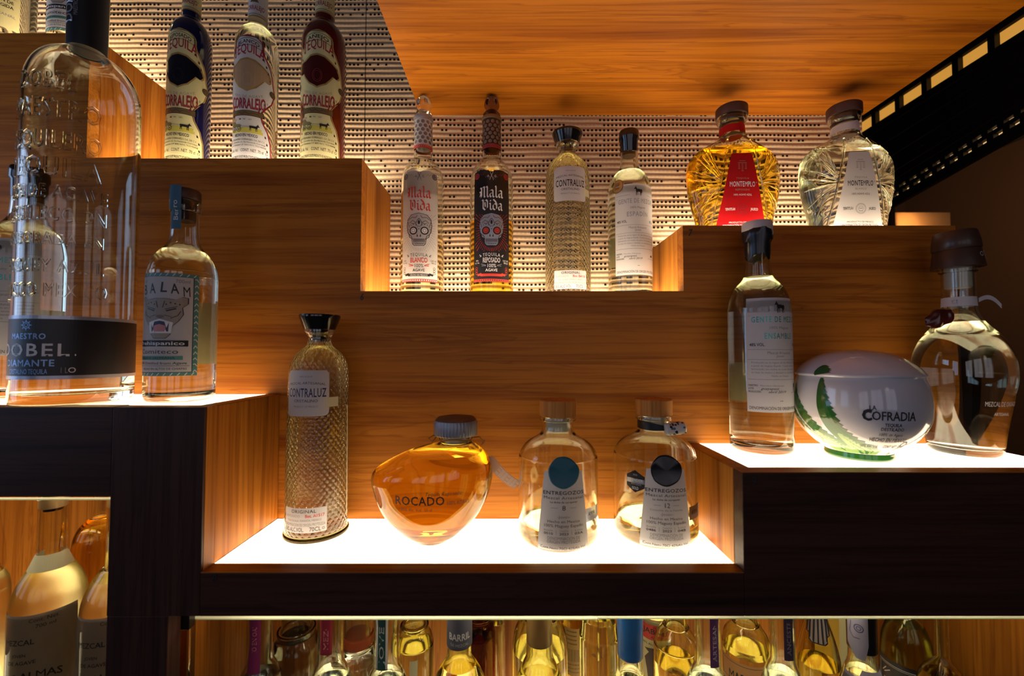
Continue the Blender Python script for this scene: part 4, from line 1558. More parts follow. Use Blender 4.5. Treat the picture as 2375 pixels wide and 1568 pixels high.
    for x in (-.24, -.13):
        lb.circle(x, .292, .0042, .0007, BLACK, 4, 16)
        for q in range(4):
            a = PI * q / 4
            lb.line(x + .0042 * math.cos(a) / lb.W, .292 + .0042 * math.sin(a) / lb.H, x - .0042 * math.cos(a) / lb.W, .292 - .0042 * math.sin(a) / lb.H, .0004, BLACK, 4)
    lb.poly([(-.28, .312), (-.10, .306), (-.08, .318), (-.12, .328), (-.20, .330), (-.22, .350), (-.28, .350)], mat('cart_ink', (.16, .14, .05), .5), 4)
    lb.poly([(-.29, .352), (-.19, .352), (-.18, .366), (-.28, .366)], TAN, 4)
    lb.line(-.1, .315, .12, .312, .0004, BLACK, 4)
    lb.text('1968', -.04, .362, .009, .05, BLACK, 3)
    lb.rect(-.13, .361, -.09, .371, BRONZE, 3)
    lb.text('CRT', .06, .361, .010, .06, BLACK, 3)
    lb.text('HECHO EN MEXICO', -.02, .238, .021, .42, BLACK, 3, True)
    lb.text('POR TEQUILERA CORRALEJO, S.A. DE C.V.', -.02, .212, .012, .66, BLACK, 3)
    lb.text('Dom. Conocido s/n, Ex-Hacienda Corralejo', -.02, .192, .011, .68, BLACK, 3)
    lb.text('Penjamo, Guanajuato C.P. 36921 R.F.C. TCO-950908', -.02, .172, .011, .70, BLACK, 3)
    lb.text('38 % Alc. Vol.', -.26, .128, .022, .24, BLACK, 3)
    lb.text('CONT. NET. 70 cl', .10, .128, .022, .38, BLACK, 3)
    lb.circle(.34, .137, .0020, .0005, BLACK, 3, 14)
    lb.text('EL ABUSO EN EL CONSUMO DE ESTE PRODUCTO ES NOCIVO PARA LA SALUD', -.01, .080, .018, .80, BLACK, 3, True)
    lb.rect(-.40, .05, .40, .054, GOLDINK, 3)
    lb.build(B.root, 'label', 'white guitar-shaped label' if kind == 'clear' else 'cream guitar-shaped label')
    z0, z1 = B.z(36 + dy), B.z(-60 + dy)
    nk = Label(cylmap(B.R, z0, .14, z1), 2 * PI * B.R((z0 + z1) / 2) * .97, z1 - z0, step=.0016)
    nk.rect(-.5, 0, .5, 1, pm, 0)
    nk.rect(-.5, .0, .5, .035, GOLDINK, 1)
    nk.rect(-.5, .06, .5, .068, BLACK, 1)
    nk.rect(-.5, .075, .5, .083, GOLDINK, 1)
    nk.text('CORRALEJO', 0, .17, .105, .36, CRIMSON, 1, True, arc=-.01)
    nk.art([(-.3, 0), (.3, 0), (.2, .15), (.42, .35), (.5, .7), (.3, 1.0), (-.3, 1.0), (-.5, .7), (-.42, .35), (-.2, .15)], 0, .34, .32, BRONZE, 1)
    nk.disc(0, .52, .0034, BLACK, 2, .005)
    nk.circle(0, .52, .0048, .0006, GOLDINK, 2, 20, .0066)
    nk.text('®', .20, .25, .03, .02, BLACK)
    nk.build(B.root, 'neck_label')
    b = MB()
    z2 = B.z(-97 + dy)
    b.lathe([(.0135, z2), (.0150, z2 + .0005), (.0150, z2 + .028), (.0138, z2 + .030), (0, z2 + .0305)], WALNUT, 32)
    b.build('cap', B.root)
    return B


guitar_bottle('cobalt blue bottle with guitar-shaped cream label, left of three', 440, .707, Z6, COBALT, 'blue')
guitar_bottle('clear bottle with guitar-shaped white label, middle of three', 595, .707, Z6, None, 'clear')
guitar_bottle('dark red bottle with guitar-shaped cream label, right of three', 751, .707, Z6, REDCOAT, 'red')


# ------------------------------------------------------------------ wild-cat label bottles
def cat_bottle(label, px, py, Y, zb, lowdetail=False):
    B = Bottle.__new__(Bottle)
    sil = [(.0300, 0), (.0345, .002), (.0366, .006), (.0372, .013), (.0372, .06), (.0372, .152), (.0365, .164), (.0335, .177), (.0272, .188), (.0205, .1965), (.0163, .206), (.0150, .222), (.0148, .243, 1), (.0168, .245), (.0170, .256), (.0165, .258, 1)]
    X, _ = at(px, py, Y)
    B.X, B.Y, B.zb, B.px, B.k = X, Y, zb, px, 1.0
    B.prof = smooth(sil, 5)
    B.R = interp(B.prof)
    B.root = thing('mezcal_bottle', label, 'bottle', (X, Y, H0 + zb), 'clear bottles with wild cat labels')
    t, fl = .0024, .009
    inner = [(r - t, z) for r, z in B.prof if z > fl + .002]
    inner = [(inner[0][0] * .86, fl)] + inner
    b = MB()
    b.lathe([(0, .003), (.022, .0012)] + B.prof + [(inner[-1][0], B.prof[-1][1])] + inner[::-1] + [(0, fl + .003)], CLEAR, 56)
    b.build('glass_body', B.root, angle=50)
    Ri = interp(inner)
    fz = .1915
    liq = [(r + .0004, z) for r, z in inner if z < fz - .001] + [(Ri(fz) + .0004, fz)]
    liq[0] = (liq[0][0], liq[0][1] - .0006)
    b = MB()
    b.lathe([(0, fl + .0028)] + liq + [(0, fz)], SILV, 56)
    b.build('liquid', B.root, angle=50)
    b = MB()
    b.lathe([(0, .232), (.0118, .232), (.0122, .2585), (.0162, .259), (.0168, .260), (.0168, .271), (.0158, .2725), (0, .273)], WALNUT, 36)
    b.build('stopper', B.root)['label'] = 'dark wooden stopper'
    st = Label(lambda x, z, e: (lambda r, a: (r * math.sin(a), -r * math.cos(a), .218 + z))((max(B.R(.218 + z), .0172 if z > .026 else 0) + e + .0003), x / .0150 + .0), .0125, .056, step=.0015)
    st.shape(lambda y: -.5, lambda y: .5, 0, 1, mat('blue_strip_paper', (.035, .13, .22), .5), 0, ny=28)
    st.text('Berro', .22, .42, .42, .46, WHITEINK, 1, False, vertical=True)
    st.build(B.root, 'seal_strip', 'blue paper seal over the stopper')
    z0, z1 = .033, .158
    lb = Label(cylmap(B.R, z0, 0, z1), .082, z1 - z0)
    lb.rect(-.5, 0, .5, 1, TEAL, 0)
    rnd = random.Random(4)
    for k in range(16):
        y = .03 + .06 * k
        for sx in (-1, 1):
            lb.path([(sx * .495, y), (sx * .47, y + .025), (sx * .445, y + .005 * rnd.choice((-1, 1, 4)))], .0008, WHITEINK)
    for k in range(11):
        x = -.42 + .085 * k
        lb.path([(x, .005), (x + .03, .03)], .0008, WHITEINK)
        lb.path([(x, .970), (x + .03, .995)], .0008, WHITEINK)
    lb.rect(-.435, .035, .435, .968, BLACK, 1)
    lb.rect(-.425, .039, .425, .964, WHITE, 2)
    lb.text('700ml', .30, .905, .034, .18, GREY, 3)
    lb.text('40% vol', -.30, .905, .030, .18, GREY, 3)
    for ch, x, y in (('B', -.25, .790), ('A', -.09, .800), ('L', .063, .812), ('A', .21, .800), ('M', .350, .775)):
        lb.text(ch, x, y, .095, .095, BLACK, 3, True, slant=.1 * (1 if ch == 'L' else -1))
    JH, J0 = .400, .365
    fur, line = mat('cat_fur_ink', (.33, .28, .23), .5), BLACK
    lb.art(JAG, .03, J0 - .004, JH + .008, line, 3, 1.11)
    lb.art(JAG, .03, J0, JH, fur, 4, 1.09)

    def P(x, y):
        return (.03 + x * JH * 1.09 * lb.H / lb.W, J0 + y * JH)
    lb.poly([P(-.22, .12), P(.22, .12), P(.25, .38), (P(0, .47)), P(-.25, .38)], WHITEINK, 5)
    lb.poly([P(-.17, .16), P(.17, .16), P(.18, .38), P(0, .42), P(-.18, .38)], NAVY, 6)
    lb.poly([P(-.13, .16), P(.13, .16), P(.12, .30), P(0, .34), P(-.12, .30)], PINK, 7)
    for sx in (-1, 1):
        q = [P(sx * .19, .40), P(sx * .10, .40), P(sx * .14, .25)]
        lb.poly(q if sx < 0 else q[::-1], WHITEINK, 8)
        q = [P(sx * .16, .12), P(sx * .09, .12), P(sx * .12, .21)]
        lb.poly(q[::-1] if sx < 0 else q, WHITEINK, 8)
        lb.path([P(sx * .12, .66), P(sx * .30, .72)], .0016, line, 5)
        lb.path([P(sx * .10, .70), P(sx * .32, .77)], .0008, line, 5)
        lb.path([P(sx * .05, .74), P(sx * .09, .90)], .0008, line, 5)
        lb.path([P(sx * .20, .48), P(sx * .33, .55), P(sx * .38, .66)], .0008, line, 5)
        lb.path([P(sx * .22, .52), P(sx * .08, .56)], .0006, line, 5)
        for k in range(7):
            lb.disc(*P(sx * (.12 + .04 * k), .82 + .02 * (k % 3)), .0009, TAN if k % 2 else line, 5, n=7)
    lb.poly([P(-.08, .52), P(0, .47), P(.08, .52), P(.05, .56), P(-.05, .56)], mat('nose_ink', (.2, .12, .1), .5), 6)
    lb.rect(-.40, .285, .38, .345, BLACK, 3)
    lb.text('Prehispanico', -.01, .300, .034, .70, WHITEINK, 4, True)
    lb.text('Comiteco', -.03, .215, .042, .60, BLACK, 3)
    lb.rect(-.36, .155, .32, .192, TEAL, 3)
    lb.text('AGAVE SALMIANA', -.02, .163, .022, .50, BLACK, 4)
    lb.text('100% Distilled from Agave', 0, .112, .024, .74, BLACK, 3)
    lb.line(-.40, .098, .40, .098, .0004, BLACK, 3)
    lb.text('HECHO EN ALTOS DE CHIAPAS', .06, .058, .022, .62, BLACK, 3)
    lb.build(B.root, 'label', 'white label with roaring wild cat and teal border')
    bl = Label(cylmap(B.R, .046, PI - .35, .135), .075, .083)
    bl.rect(-.5, 0, .5, 1, YELLOWP, 0)
    bl.build(B.root, 'back_label', 'blank straw-coloured back label')
    return B


cat_bottle('clear bottle with roaring wild cat label on the lower left plinth', 424, 700, .545, ZL)
cat_bottle('clear wild cat label bottle cut by the top of the photo', 184, 40, .702, ZA)

# the pale bottle at the very top left
B = Bottle('mezcal_bottle', 'pale bottle with slanting cream label at the top left corner', 12, 30, .70, ZA,
           [(60, 110), (74, 104, 1), (79, 98), (80, 60), (80, -60), (78, -120), (60, -150), (30, -165), (24, -180), (24, -230)], t=.0024, fill=-110, liquid=PALE)
lb = B.label(-70, 88, .094, .05)
lb.shape(lambda y: -.5, lambda y: .5, 0, 1, CREAM, 0, ys=[0, .5, 1])
lb.poly([(.05, .60), (.28, .48), (.42, .55), (.40, .48), (.30, .42), (.0, .54)], TEALF, 1)
lb.poly([(-.4, .52), (.1, .46), (.1, .49), (-.4, .55)], TAN, 1)
lb.text('DENOMINACIÓN DE', .12, .36, .040, .60, BLACK, 1, True)
lb.text('ORIGEN PROTEGIDA', .12, .29, .040, .60, BLACK, 1, True)
lb.text('MEZCAL ARTESANAL', .14, .17, .034, .62, GREY, 1)
lb.line(-.46, .44, .46, .44, .0005, TAN)
lb.build(B.root, 'label', 'cream label')
B.part('cap', [(24, -226), (27, -228), (27, -270), (24, -274)], WALNUT)

# ------------------------------------------------------------------ the tall embossed bottle in front, left
B = Bottle('tequila_bottle', 'large embossed clear bottle with black cap and black band', 187, 540, .535, ZL,
           [(128, 936), (141, 930), (147, 918), (147, 850), (146, 600), (145, 300), (144, 235), (140, 207), (128, 180), (108, 157), (82, 141), (58, 134), (48, 127), (47, 112), (47, 100, 1), (50, 98), (50, 84, 1)],
           t=.0032, floor=.012, fill=868, liquid=PALE, seg=72)
DB = B
B.part('capsule', [(49.5, 122), (51, 121), (51.5, 90), (52, 0), (52, -30), (48, -36)], mat('matte_black_capsule', (.010, .010, .014), .4))['label'] = 'long black cap'
cp = Label(cylmap(lambda z: 52 * B.k, B.z(118), -.2), .10, B.z(0) - B.z(118), step=.002)
cp.text('DOBEL', .045, .70, .12, .72, SILVERF, 1, True, vertical=True)
cp.text('MAESTRO', .10, .62, .045, .30, GREY, 1, False, vertical=True)
cp.build(B.root, 'cap_lettering', 'silver lettering running up the cap')
lb = B.label(740, 874, 2 * PI * .0545 * .98, 0)
lb.rect(-.5, .0, .5, 1, BLACKLAB, 0)
lb.rect(-.5, .0, .5, .055, SILVERF, 1)
lb.rect(-.5, .945, .5, 1, SILVERF, 1)
bl = mat('pale_blue_foil', (.25, .42, .70), .35, .4)
cx = 0.0
lb.circle(cx, .845, .0040, .0008, bl, 1)
lb.circle(cx, .845, .0022, .0006, bl, 1, 14)
for q in range(8):
    a = 2 * PI * q / 8
    lb.line(cx + .004 * math.cos(a) / lb.W, .845 + .004 * math.sin(a) / lb.H, cx + .006 * math.cos(a) / lb.W, .845 + .006 * math.sin(a) / lb.H, .0009, bl)
lb.text('MAESTRO', cx, .63, .085, .117, bl, 1, True, sp=.06)
lb.text('DOBEL', cx, .365, .19, .235, WHITEINK, 1, True, sp=.1)
lb.text('.', .132, .365, .19, .006, WHITEINK)
lb.text('DIAMANTE', cx, .205, .10, .165, bl, 1, True, sp=.05)
lb.text('CRISTALINO TEQUILA', cx, .085, .075, .13, bl)
lb.circle(.125, .14, .0030, .0008, WHITEINK)
lb.text('1 L', .105, .095, .09, .02, GREY)
lb.text('HECHO EN MEXICO', .196, .12, .11, .80, GREY, 1, False, vertical=False) if False else None
lb.build(B.root, 'band_label', 'black band label with silver edges')
# raised glass lettering, proud of the wall
bm = MB()


def emboss(txt, ytop, ybot, W, turn, out):
    z0, z1 = B.z(ybot), B.z(ytop)
    lay, tot = glyph_layout(txt, True, .08)
    sy, sx = (z1 - z0) / CAP, W / tot
    for gx, (vs, fs, adv) in lay:
        n = len(vs)
        lo, hi = [], []
        for vx, vy in vs:
            a = ((gx + vx) / tot - .5) * W / .0545 + turn
            z = z0 + vy * sy
            for r, lst in ((B.R(z) - .0006, lo), (B.R(z) + .0016, hi)):
                lst.append((r * math.sin(a), -r * math.cos(a), z))
        ed = {}
        for f in fs:
            for i in range(len(f)):
                e = (f[i], f[(i + 1) % len(f)])
                if (e[1], e[0]) in ed:
                    del ed[(e[1], e[0])]
                else:
                    ed[e] = 1
        faces = [tuple(i + n for i in f) for f in fs] + [tuple(reversed(f)) for f in fs] + [(a, b2, b2 + n, a + n) for a, b2 in ed]
        out.add(lo + hi, faces, CLEAR)


for txt, y0, y1, W in (('DOBEL', 226, 262, .060), ('MAESTRO', 284, 322, .092), ('TEQUILERO', 352, 388, .094), ('TEQUILA', 408, 446, .094), ('100% DE AGAVE', 466, 492, .108), ('DESSELECCION', 512, 540, .108),
                       ('ELABORADA EN', 566, 590, .104), ('MAGUEY AZUL', 622, 648, .104), ('JALISCO MEXICO', 672, 700, .112)):
    emboss(txt, y0, y1, W, .22 if len(txt) > 5 else .12, bm)
bm.build('embossed_lettering', B.root, smooth=False)

# ------------------------------------------------------------------ the egg-shaped amber decanter
def egg():
    Y, px = .556, 1001
    X, _ = at(px, 1200, Y)
    k = Y / FPX
    rows = [(1262, 985, 1017), (1259, 968, 1036), (1250, 951, 1052), (1241, 936, 1066), (1210, 901, 1099), (1175, 880, 1121), (1147, 871, 1133), (1119, 864, 1139), (1100, 868, 1139.5), (1084, 886, 1137), (1068, 915, 1130),
            (1054, 945, 1120), (1044, 975, 1109), (1037, 1006, 1099), (1032, 1020, 1092), (1024, 1023, 1088.5), (1017, 1023, 1088)]
    zs = [at(px, y, Y)[1] - ZC for y, a, b2 in rows]
    z0 = zs[0]
    prof = [((b2 - a) / 2 * k, z - z0) for (y, a, b2), z in zip(rows, zs)]
    cxs = interp([(((a + b2) / 2 - px) * k + .2, z - z0) for (y, a, b2), z in zip(rows, zs)])
    prof = smooth(prof, 4)
    top = prof[-1][1]
    rn = 33 * k
    root = thing('tequila_decanter', 'egg-shaped amber decanter with fluted wooden-topped cap on the lowest shelf', 'bottle', (X, Y, H0 + ZC))

    def warp(x, y, z):
        r = math.hypot(x, y)
        f = 1.0 if r < rn * 1.1 else (rn * 1.1 + (r - rn * 1.1) * .46) / r
        return (x + cxs(z) - .2, y * f, z)
    t = .0055
    inner = [(max(r - t, .004) if r > rn * 1.2 else r - .0035, z + (.004 if z < .02 else 0)) for r, z in prof if z > .010]
    inner = [q for i, q in enumerate(inner) if i == 0 or q[1] > inner[i - 1][1] + 1e-5]
    b = MB()
    b.lathe([(0, 0)] + prof + [(inner[-1][0], top)] + inner[::-1] + [(0, inner[0][1])], CLEAR, 80, warp)
    b.build('glass_body', root, angle=60)
    fz = at(px, 1057, Y)[1] - ZC - z0
    Ri = interp(inner)
    liq = [(r + .0006, z) for r, z in inner if z < fz - .001] + [(Ri(fz) + .0006, fz)]
    liq[0] = (liq[0][0], liq[0][1] - .0005)
    b = MB()
    b.lathe([(0, liq[0][1])] + liq + [(0, fz)], AMBER, 80, warp)
    b.build('liquid', root, angle=60)
    ncx = cxs(top) - .2
    b = MB()
    n = 40

    def flute(x, y, z):
        a = math.atan2(y, x)
        m = 1 + .022 * math.cos(a * 40) if z > top + .001 and z < top + .0185 else 1
        return (x * m + ncx, y * m, z)
    b.lathe([(0, top - .010), (.0155, top - .010), (.0160, top + .0004), (.0272, top + .0006), (.0276, top + .0015), (.0276, top + .017), (.0268, top + .0195)], METAL, 160, flute)
    cap = b.build('cap', root, angle=60)
    cap['label'] = 'fluted pewter cap'
    b = MB()
    b.lathe([(0, top + .0190), (.0262, top + .0190), (.0262, top + .0203), (.0235, top + .0232), (.012, top + .0252), (0, top + .0256)], mat('walnut_cap_top', (.16, .075, .035), .45), 40, lambda x, y, z: (x + ncx, y, z))
    b.build('cap_top', cap)['label'] = 'domed wooden cap top'
    ysurf = lambda x, z: warp(0, 0, z)[1] - (lambda r: (r if r < rn * 1.1 else rn * 1.1 + (r - rn * 1.1) * .46))(interp(prof)(z)) * math.sqrt(max(.05, 1 - ((x - (cxs(z) - .2)) / max(interp(prof)(z), .001)) ** 2))
    zl = at(px, 1170, Y)[1] - ZC - z0
    lb = Label(lambda x, z, e: (x + .005, ysurf(x + .005, zl + z) - e, zl + z), .095, .026)
    ik = mat('dark_brown_ink', (.03, .012, .004), .5)
    lb.text('ROCADO', -.12, .38, .40, .64, ik, 1, True, sp=.03)
    lb.text('Tequila Reposado', .18, .82, .16, .46, ik, 1, False, slant=.3)
    lb.text('100% AGAVE', .36, .36, .18, .28, ik)
    lb.text('35% Alc. Vol.  50 cl', -.16, .08, .14, .40, ik)
    lb.build(root, 'lettering', 'dark lettering printed on the glass')
    b = MB()
    zr = top - .004
    rr = rn + .0022
    ring = [(ncx + rr * math.cos(2 * PI * q / 28), rr * math.sin(2 * PI * q / 28), zr + .0015 * math.sin(2 * PI * q / 28 * 3)) for q in range(28)]
    tw = mat('twine', (.40, .20, .06), .9)
    b.tube(ring, .0008, tw, 6, True)
    b.tube([(ring[14][0], ring[14][1], zr), (ring[14][0] - .008, -.004, zr + .004), (ring[14][0] - .013, -.008, zr + .001), (ring[14][0] - .008, -.010, zr - .003), (ring[14][0] - .004, -.004, zr + .002), (ring[14][0] - .002, -.002, zr + .010)], .0008, tw, 6)
    b.tube([(ring[0][0], ring[0][1], zr), (ring[0][0] + .010, -.002, zr + .002), (ring[0][0] + .015, .002, zr - .005), (ring[0][0] + .012, .004, zr - .010), (ring[0][0] + .018, .004, zr - .004)], .0008, tw, 6)
    b.build('twine', root)
    # paper hang tag
    x0, zt0 = at(1133, 1062, Y + .012)
    x1, zt1 = at(1200, 1126, Y + .012)
    pts = [(x0 + (x1 - x0) * i / 10, zt0 + (zt1 - zt0) * (i / 10) - .0045 * math.sin(i / 10 * PI)) for i in range(11)]
    b = MB()
    vs = []
    dx, dz = (x1 - x0), (zt1 - zt0)
    dl = math.hypot(dx, dz)
    nx, nz = -dz / dl * .0068, dx / dl * .0068
    for i, (x, z) in enumerate(pts):
        for s2 in (-1, 1):
            w = s2 * (0.5 if i == 0 else 1)
            for dyy in (0, .0005):
                vs.append((x - X + nx * w, .012 + dyy, z - ZC + nz * w))
    fs = []
    for i in range(10):
        a, c = i * 4, i * 4 + 4
        fs += [(a, a + 2, c + 2, c), (a + 1, c + 1, c + 3, a + 3), (a, c, c + 1, a + 1), (a + 2, a + 3, c + 3, c + 2)]
    fs += [(0, 1, 3, 2), (40, 42, 43, 41)]
    b.add(vs, fs, paper('peach_tag_paper', (.72, .48, .34), .3))
    for r in range(7):
        off = -.0050 + .0016 * r
        for i in range(3, 10):
            if (i * 7 + r * 3) % 9 == 0:
                continue
            q = []
            for f, d in ((i + .08, 0), (i + .95, 0), (i + .95, .0007), (i + .08, .0007)):
                ii = min(int(f), 9)
                tt = f - ii
                x = pts[ii][0] + (pts[ii + 1][0] - pts[ii][0]) * tt
                z = pts[ii][1] + (pts[ii + 1][1] - pts[ii][1]) * tt
                o = off + d
                q.append((x - X + nx / .0068 * o, .0118, z - ZC + nz / .0068 * o))
            b.add(q, [(0, 1, 2, 3)], mat('tag_ink', (.85, .7, .6), .6))
    b.build('hang_tag', root, smooth=False)['label'] = 'peach paper hang tag'
    return root


egg()


# ------------------------------------------------------------------ squat bottles with round wax seals
def squat(label, px, Y, seal_m, number, family, turn, ribbon, kr=1.0):
    B = Bottle.__new__(Bottle)
    sil = [(.029, 0), (.034, .0012), (.043, .005), (.0500, .0105), (.0524, .016), (.0528, .023), (.0528, .06), (.0524, .105), (.0512, .113), (.0470, .1215), (.0400, .1285), (.0290, .1350), (.0222, .1395), (.0200, .145), (.0196, .1545, 1), (.0222, .1552), (.0232, .157), (.0228, .1605, 1)]
    sil = [(p[0] * (kr if p[1] < .136 else 1), p[1]) + tuple(p[2:]) for p in sil]
    X, _ = at(px, 1100, Y)
    B.X, B.Y, B.zb, B.px, B.k = X, Y, ZC, px, 1.0
    B.prof = smooth(sil, 5)
    B.R = interp(B.prof)
    B.root = thing('mezcal_bottle', label, 'bottle', (X, Y, H0 + ZC), 'squat bottles with round wax seals')
    t, fl = .0034, .0085
    inner = [(r - t, z) for r, z in B.prof if z > fl + .002]
    inner = [(inner[0][0] * .86, fl)] + inner
    b = MB()
    b.lathe([(0, .003), (.022, .001)] + B.prof + [(inner[-1][0], B.prof[-1][1])] + inner[::-1] + [(0, fl + .004)], CLEAR, 64)
    b.build('glass_body', B.root, angle=55)
    fz = .030
    Ri = interp(inner)
    liq = [(r + .0004, z) for r, z in inner if z < fz - .001] + [(Ri(fz) + .0004, fz)]
    liq[0] = (liq[0][0], liq[0][1] - .0006)
    b = MB()
    b.lathe([(0, fl + .0038)] + liq + [(0, fz)], STRAW, 64)
    b.build('liquid', B.root, angle=55)
    b = MB()
    b.lathe([(0, .1405), (.0125, .1405), (.0148, .1425), (.0152, .1607)], PLUG, 36)
    plug = b.build('plug', B.root)
    b = MB()
    b.lathe([(0, .1608), (.0222, .1608), (.0232, .1618), (.0234, .1810), (.0222, .1822), (0, .1823)], BEECH, 48)
    b.build('wooden_cap', B.root)
    z0, z1 = .0105, .1055
    W = .0655
    lb = Label(cylmap(B.R, z0, turn, .06), W, z1 - z0)
    hw = lambda y: .5 - .15 * y
    lb.shape(lambda y: -hw(y), lambda y: hw(y), 0, .975, WHITE, 0, ys=[.0, .03, .06, .1, .14, .2, .4, .6, .8, .975])
    r = .0180
    lb.disc(0, .965, r, seal_m, 3, n=40)
    lb.circle(0, .965, r, .0012, mat(seal_m.name + '_rim', tuple(min(1, c * 1.5) for c in seal_m.node_tree.nodes['Principled BSDF'].inputs['Base Color'].default_value[:3]), .35), 5)
    lb.circle(0, .965, r * .84, .0007, mat(seal_m.name + '_rim', (0, 0, 0)), 4)
    lb.text('ENTREGOZOS', 0, .695, .042, .76, BLACK, 1, True, sp=.03)
    lb.text('Mezcal Artesanal', 0, .638, .034, .74, BLACK, 1, sp=.04)
    lb.text('La dicha de compartir', 0, .592, .022, .50, BLACK, 1, True)
    lb.text(number, 0, .505, .056, .070 if len(number) == 1 else .12, BLACK)
    for sx in (-1, 1):
        lb.line(sx * .11, .532, sx * .23, .532, .0004, GREY)
    dy = 0
    if family:
        lb.text('Cosecha de la Familia', 0, .462, .022, .60, GREY)
    lb.text('-Joven-', 0, .408, .032, .24, GREY)
    lb.text('Hecho en México'.replace('é', 'e'), 0, .352, .032, .60, BLACK)
    lb.text('100% Maguey Espadín', 0, .298, .034, .74, BLACK)
    for i, (a, c) in enumerate((('Botella', '0486' if family else '0010'), ('Cosecha', '2023'), ('Lote', '04B' if family else '03A'))):
        x = (-.28, .0, .28)[i]
        lb.text(a, x, .248, .020, .17, GREY)
        lb.text(c, x, .205, .028, .17, BLACK, 1, True)
    for x in (-.14, .14):
        lb.line(x, .205, x, .262, .0004, GREY)
    lb.text('DENOMINACIÓN DE', 0, .145, .036, .60, GREY)
    lb.text('ORIGEN PROTEGIDA', 0, .102, .036, .62, GREY)
    lb.text('Cont.Neto.70Cl 42%Alc.Vol.', 0, .030, .036, .88, BLACK, 1, arc=-.012)
    lb.build(B.root, 'label', 'cream trapezoid label')
    # round wax medallion has thickness of its own
    ms = MB()
    fmap = cylmap(B.R, z0, turn, .06)
    nn = 40
    vs, fs = [], []
    for e, rr in ((.0003, r), (.0016, r), (.0019, r * .93), (.0013, r * .86)):
        for q in range(nn):
            a = 2 * PI * q / nn
            wob = 1 + .02 * math.sin(3 * a + 1) + .012 * math.sin(7 * a)
            vs.append(fmap(rr * wob * math.cos(a), .965 * (z1 - z0) + rr * wob * math.sin(a), e + .0006))
    for i in range(3):
        for q in range(nn):
            fs.append((i * nn + q, i * nn + (q + 1) % nn, (i + 1) * nn + (q + 1) % nn, (i + 1) * nn + q))
    cidx = len(vs)
    vs.append(fmap(0, .965 * (z1 - z0), .0018))
    for q in range(nn):
        fs.append((3 * nn + q, 3 * nn + (q + 1) % nn, cidx))
    ms.add(vs, fs, seal_m)
    ms.build('wax_seal', B.root)['label'] = 'round teal wax seal' if not family else 'round black wax seal'
    sk = Label(cylmap(B.R, .041, turn + .83, .056), .027, .016)
    sk.rect(-.5, 0, .5, 1, SILVERF if not family else BRONZE, 0)
    sk.rect(.28, .05, .48, .95, LGREY, 1)
    sk.text('AMMA', -.10, .42, .30, .52, BLACK, 1, True)
    sk.lines(3, -.4, .22, .10, .30, .05, GREY, 1)
    sk.build(B.root, 'sticker', 'small foil sticker')
    if ribbon:
        hx = Label(cylmap(B.R, .072, turn - .70, .098), .024, .027)
        hx.poly([(.0, .0), (.5, .25), (.5, .75), (.0, 1.0), (-.5, .75), (-.5, .25)], BLACK, 0)
        hx.rect(-.48, .42, .48, .62, SILVERF, 1)
        hx.text('TENDER', .05, .50, .12, .72, WHITEINK, 2, True)
        hx.text('AWARDS', .05, .34, .08, .55, LGREY, 2)
        hx.text('2023', 0, .76, .07, .24, LGREY, 2)
        hx.text('GOLD', 0, .14, .12, .36, WHITEINK, 2, True)
        hx.build(B.root, 'medal_sticker', 'black hexagonal medal sticker')
        rb = MB()
        vs, fs = [], []
        n = 40
        R0 = .0206
        for i in range(n + 1):
            a = -PI * 1.12 + 2.05 * PI * i / n
            w = .0056 - .0024 * math.exp(-((i - n * .62) / 5) ** 2)
            zc = .1475 - .0022 * math.sin(a)
            for e in (-w, w):
                for d in (0, .0006):
                    vs.append(((R0 + d) * math.sin(a), -(R0 + d) * math.cos(a), zc + e))
        for i in range(n):
            a, c = 4 * i, 4 * i + 4
            fs += [(a, c, c + 2, a + 2), (a + 1, a + 3, c + 3, c + 1), (a, a + 1, c + 1, c), (a + 2, c + 2, c + 3, a + 3)]
        rb.add(vs, fs, mat('black_ribbon', (.008, .007, .008), .45))
        rib = rb.build('ribbon', B.root)
        bd = MB()
        bx, by = R0 * math.sin(.55), -R0 * math.cos(.55) - .006
        sp = mat('spotted_bead_ivory', (.62, .58, .54), .35)
        import mathutils
        rotm = mathutils.Matrix.Rotation(math.radians(84), 3, 'Y')
        pr = smooth([(.0050, -.0125), (.0076, -.0108), (.0082, 0), (.0076, .0108), (.0050, .0125)], 4)

        def bw(x, y, z):
            v = rotm @ Vector((x, y, z))
            return (v.x + bx + .008, v.y + by, v.z + .1470)
        bd.lathe(pr, sp, 28, bw)
        rnd = random.Random(3)
        for q in range(46):
            a, z = rnd.uniform(0, 2 * PI), rnd.uniform(-.0105, .0105)
            rr = .0083
            s2 = rnd.uniform(.0010, .0017)
            vs = []
            for m_ in range(9):
                t2 = 2 * PI * m_ / 9
                vs.append(bw(rr * math.cos(a + s2 * math.cos(t2) / rr), rr * math.sin(a + s2 * math.cos(t2) / rr), z + s2 * 1.1 * math.sin(t2)))
            bd.add(vs, [tuple(range(9))], BLACKWAX)
        bd.build('bead', B.root)['label'] = 'black spotted ivory bead'
    return B


squat('squat bottle with teal wax seal on the lowest glowing shelf', 1294, .552, mat('teal_wax', (.012, .135, .165), .45), '8', False, .03, False, .965)
squat('squat bottle with black wax seal, ribbon and spotted bead', 1518, .562, mat('black_seal_wax', (.012, .011, .012), .25), '12', True, -.06, True, 1.0)


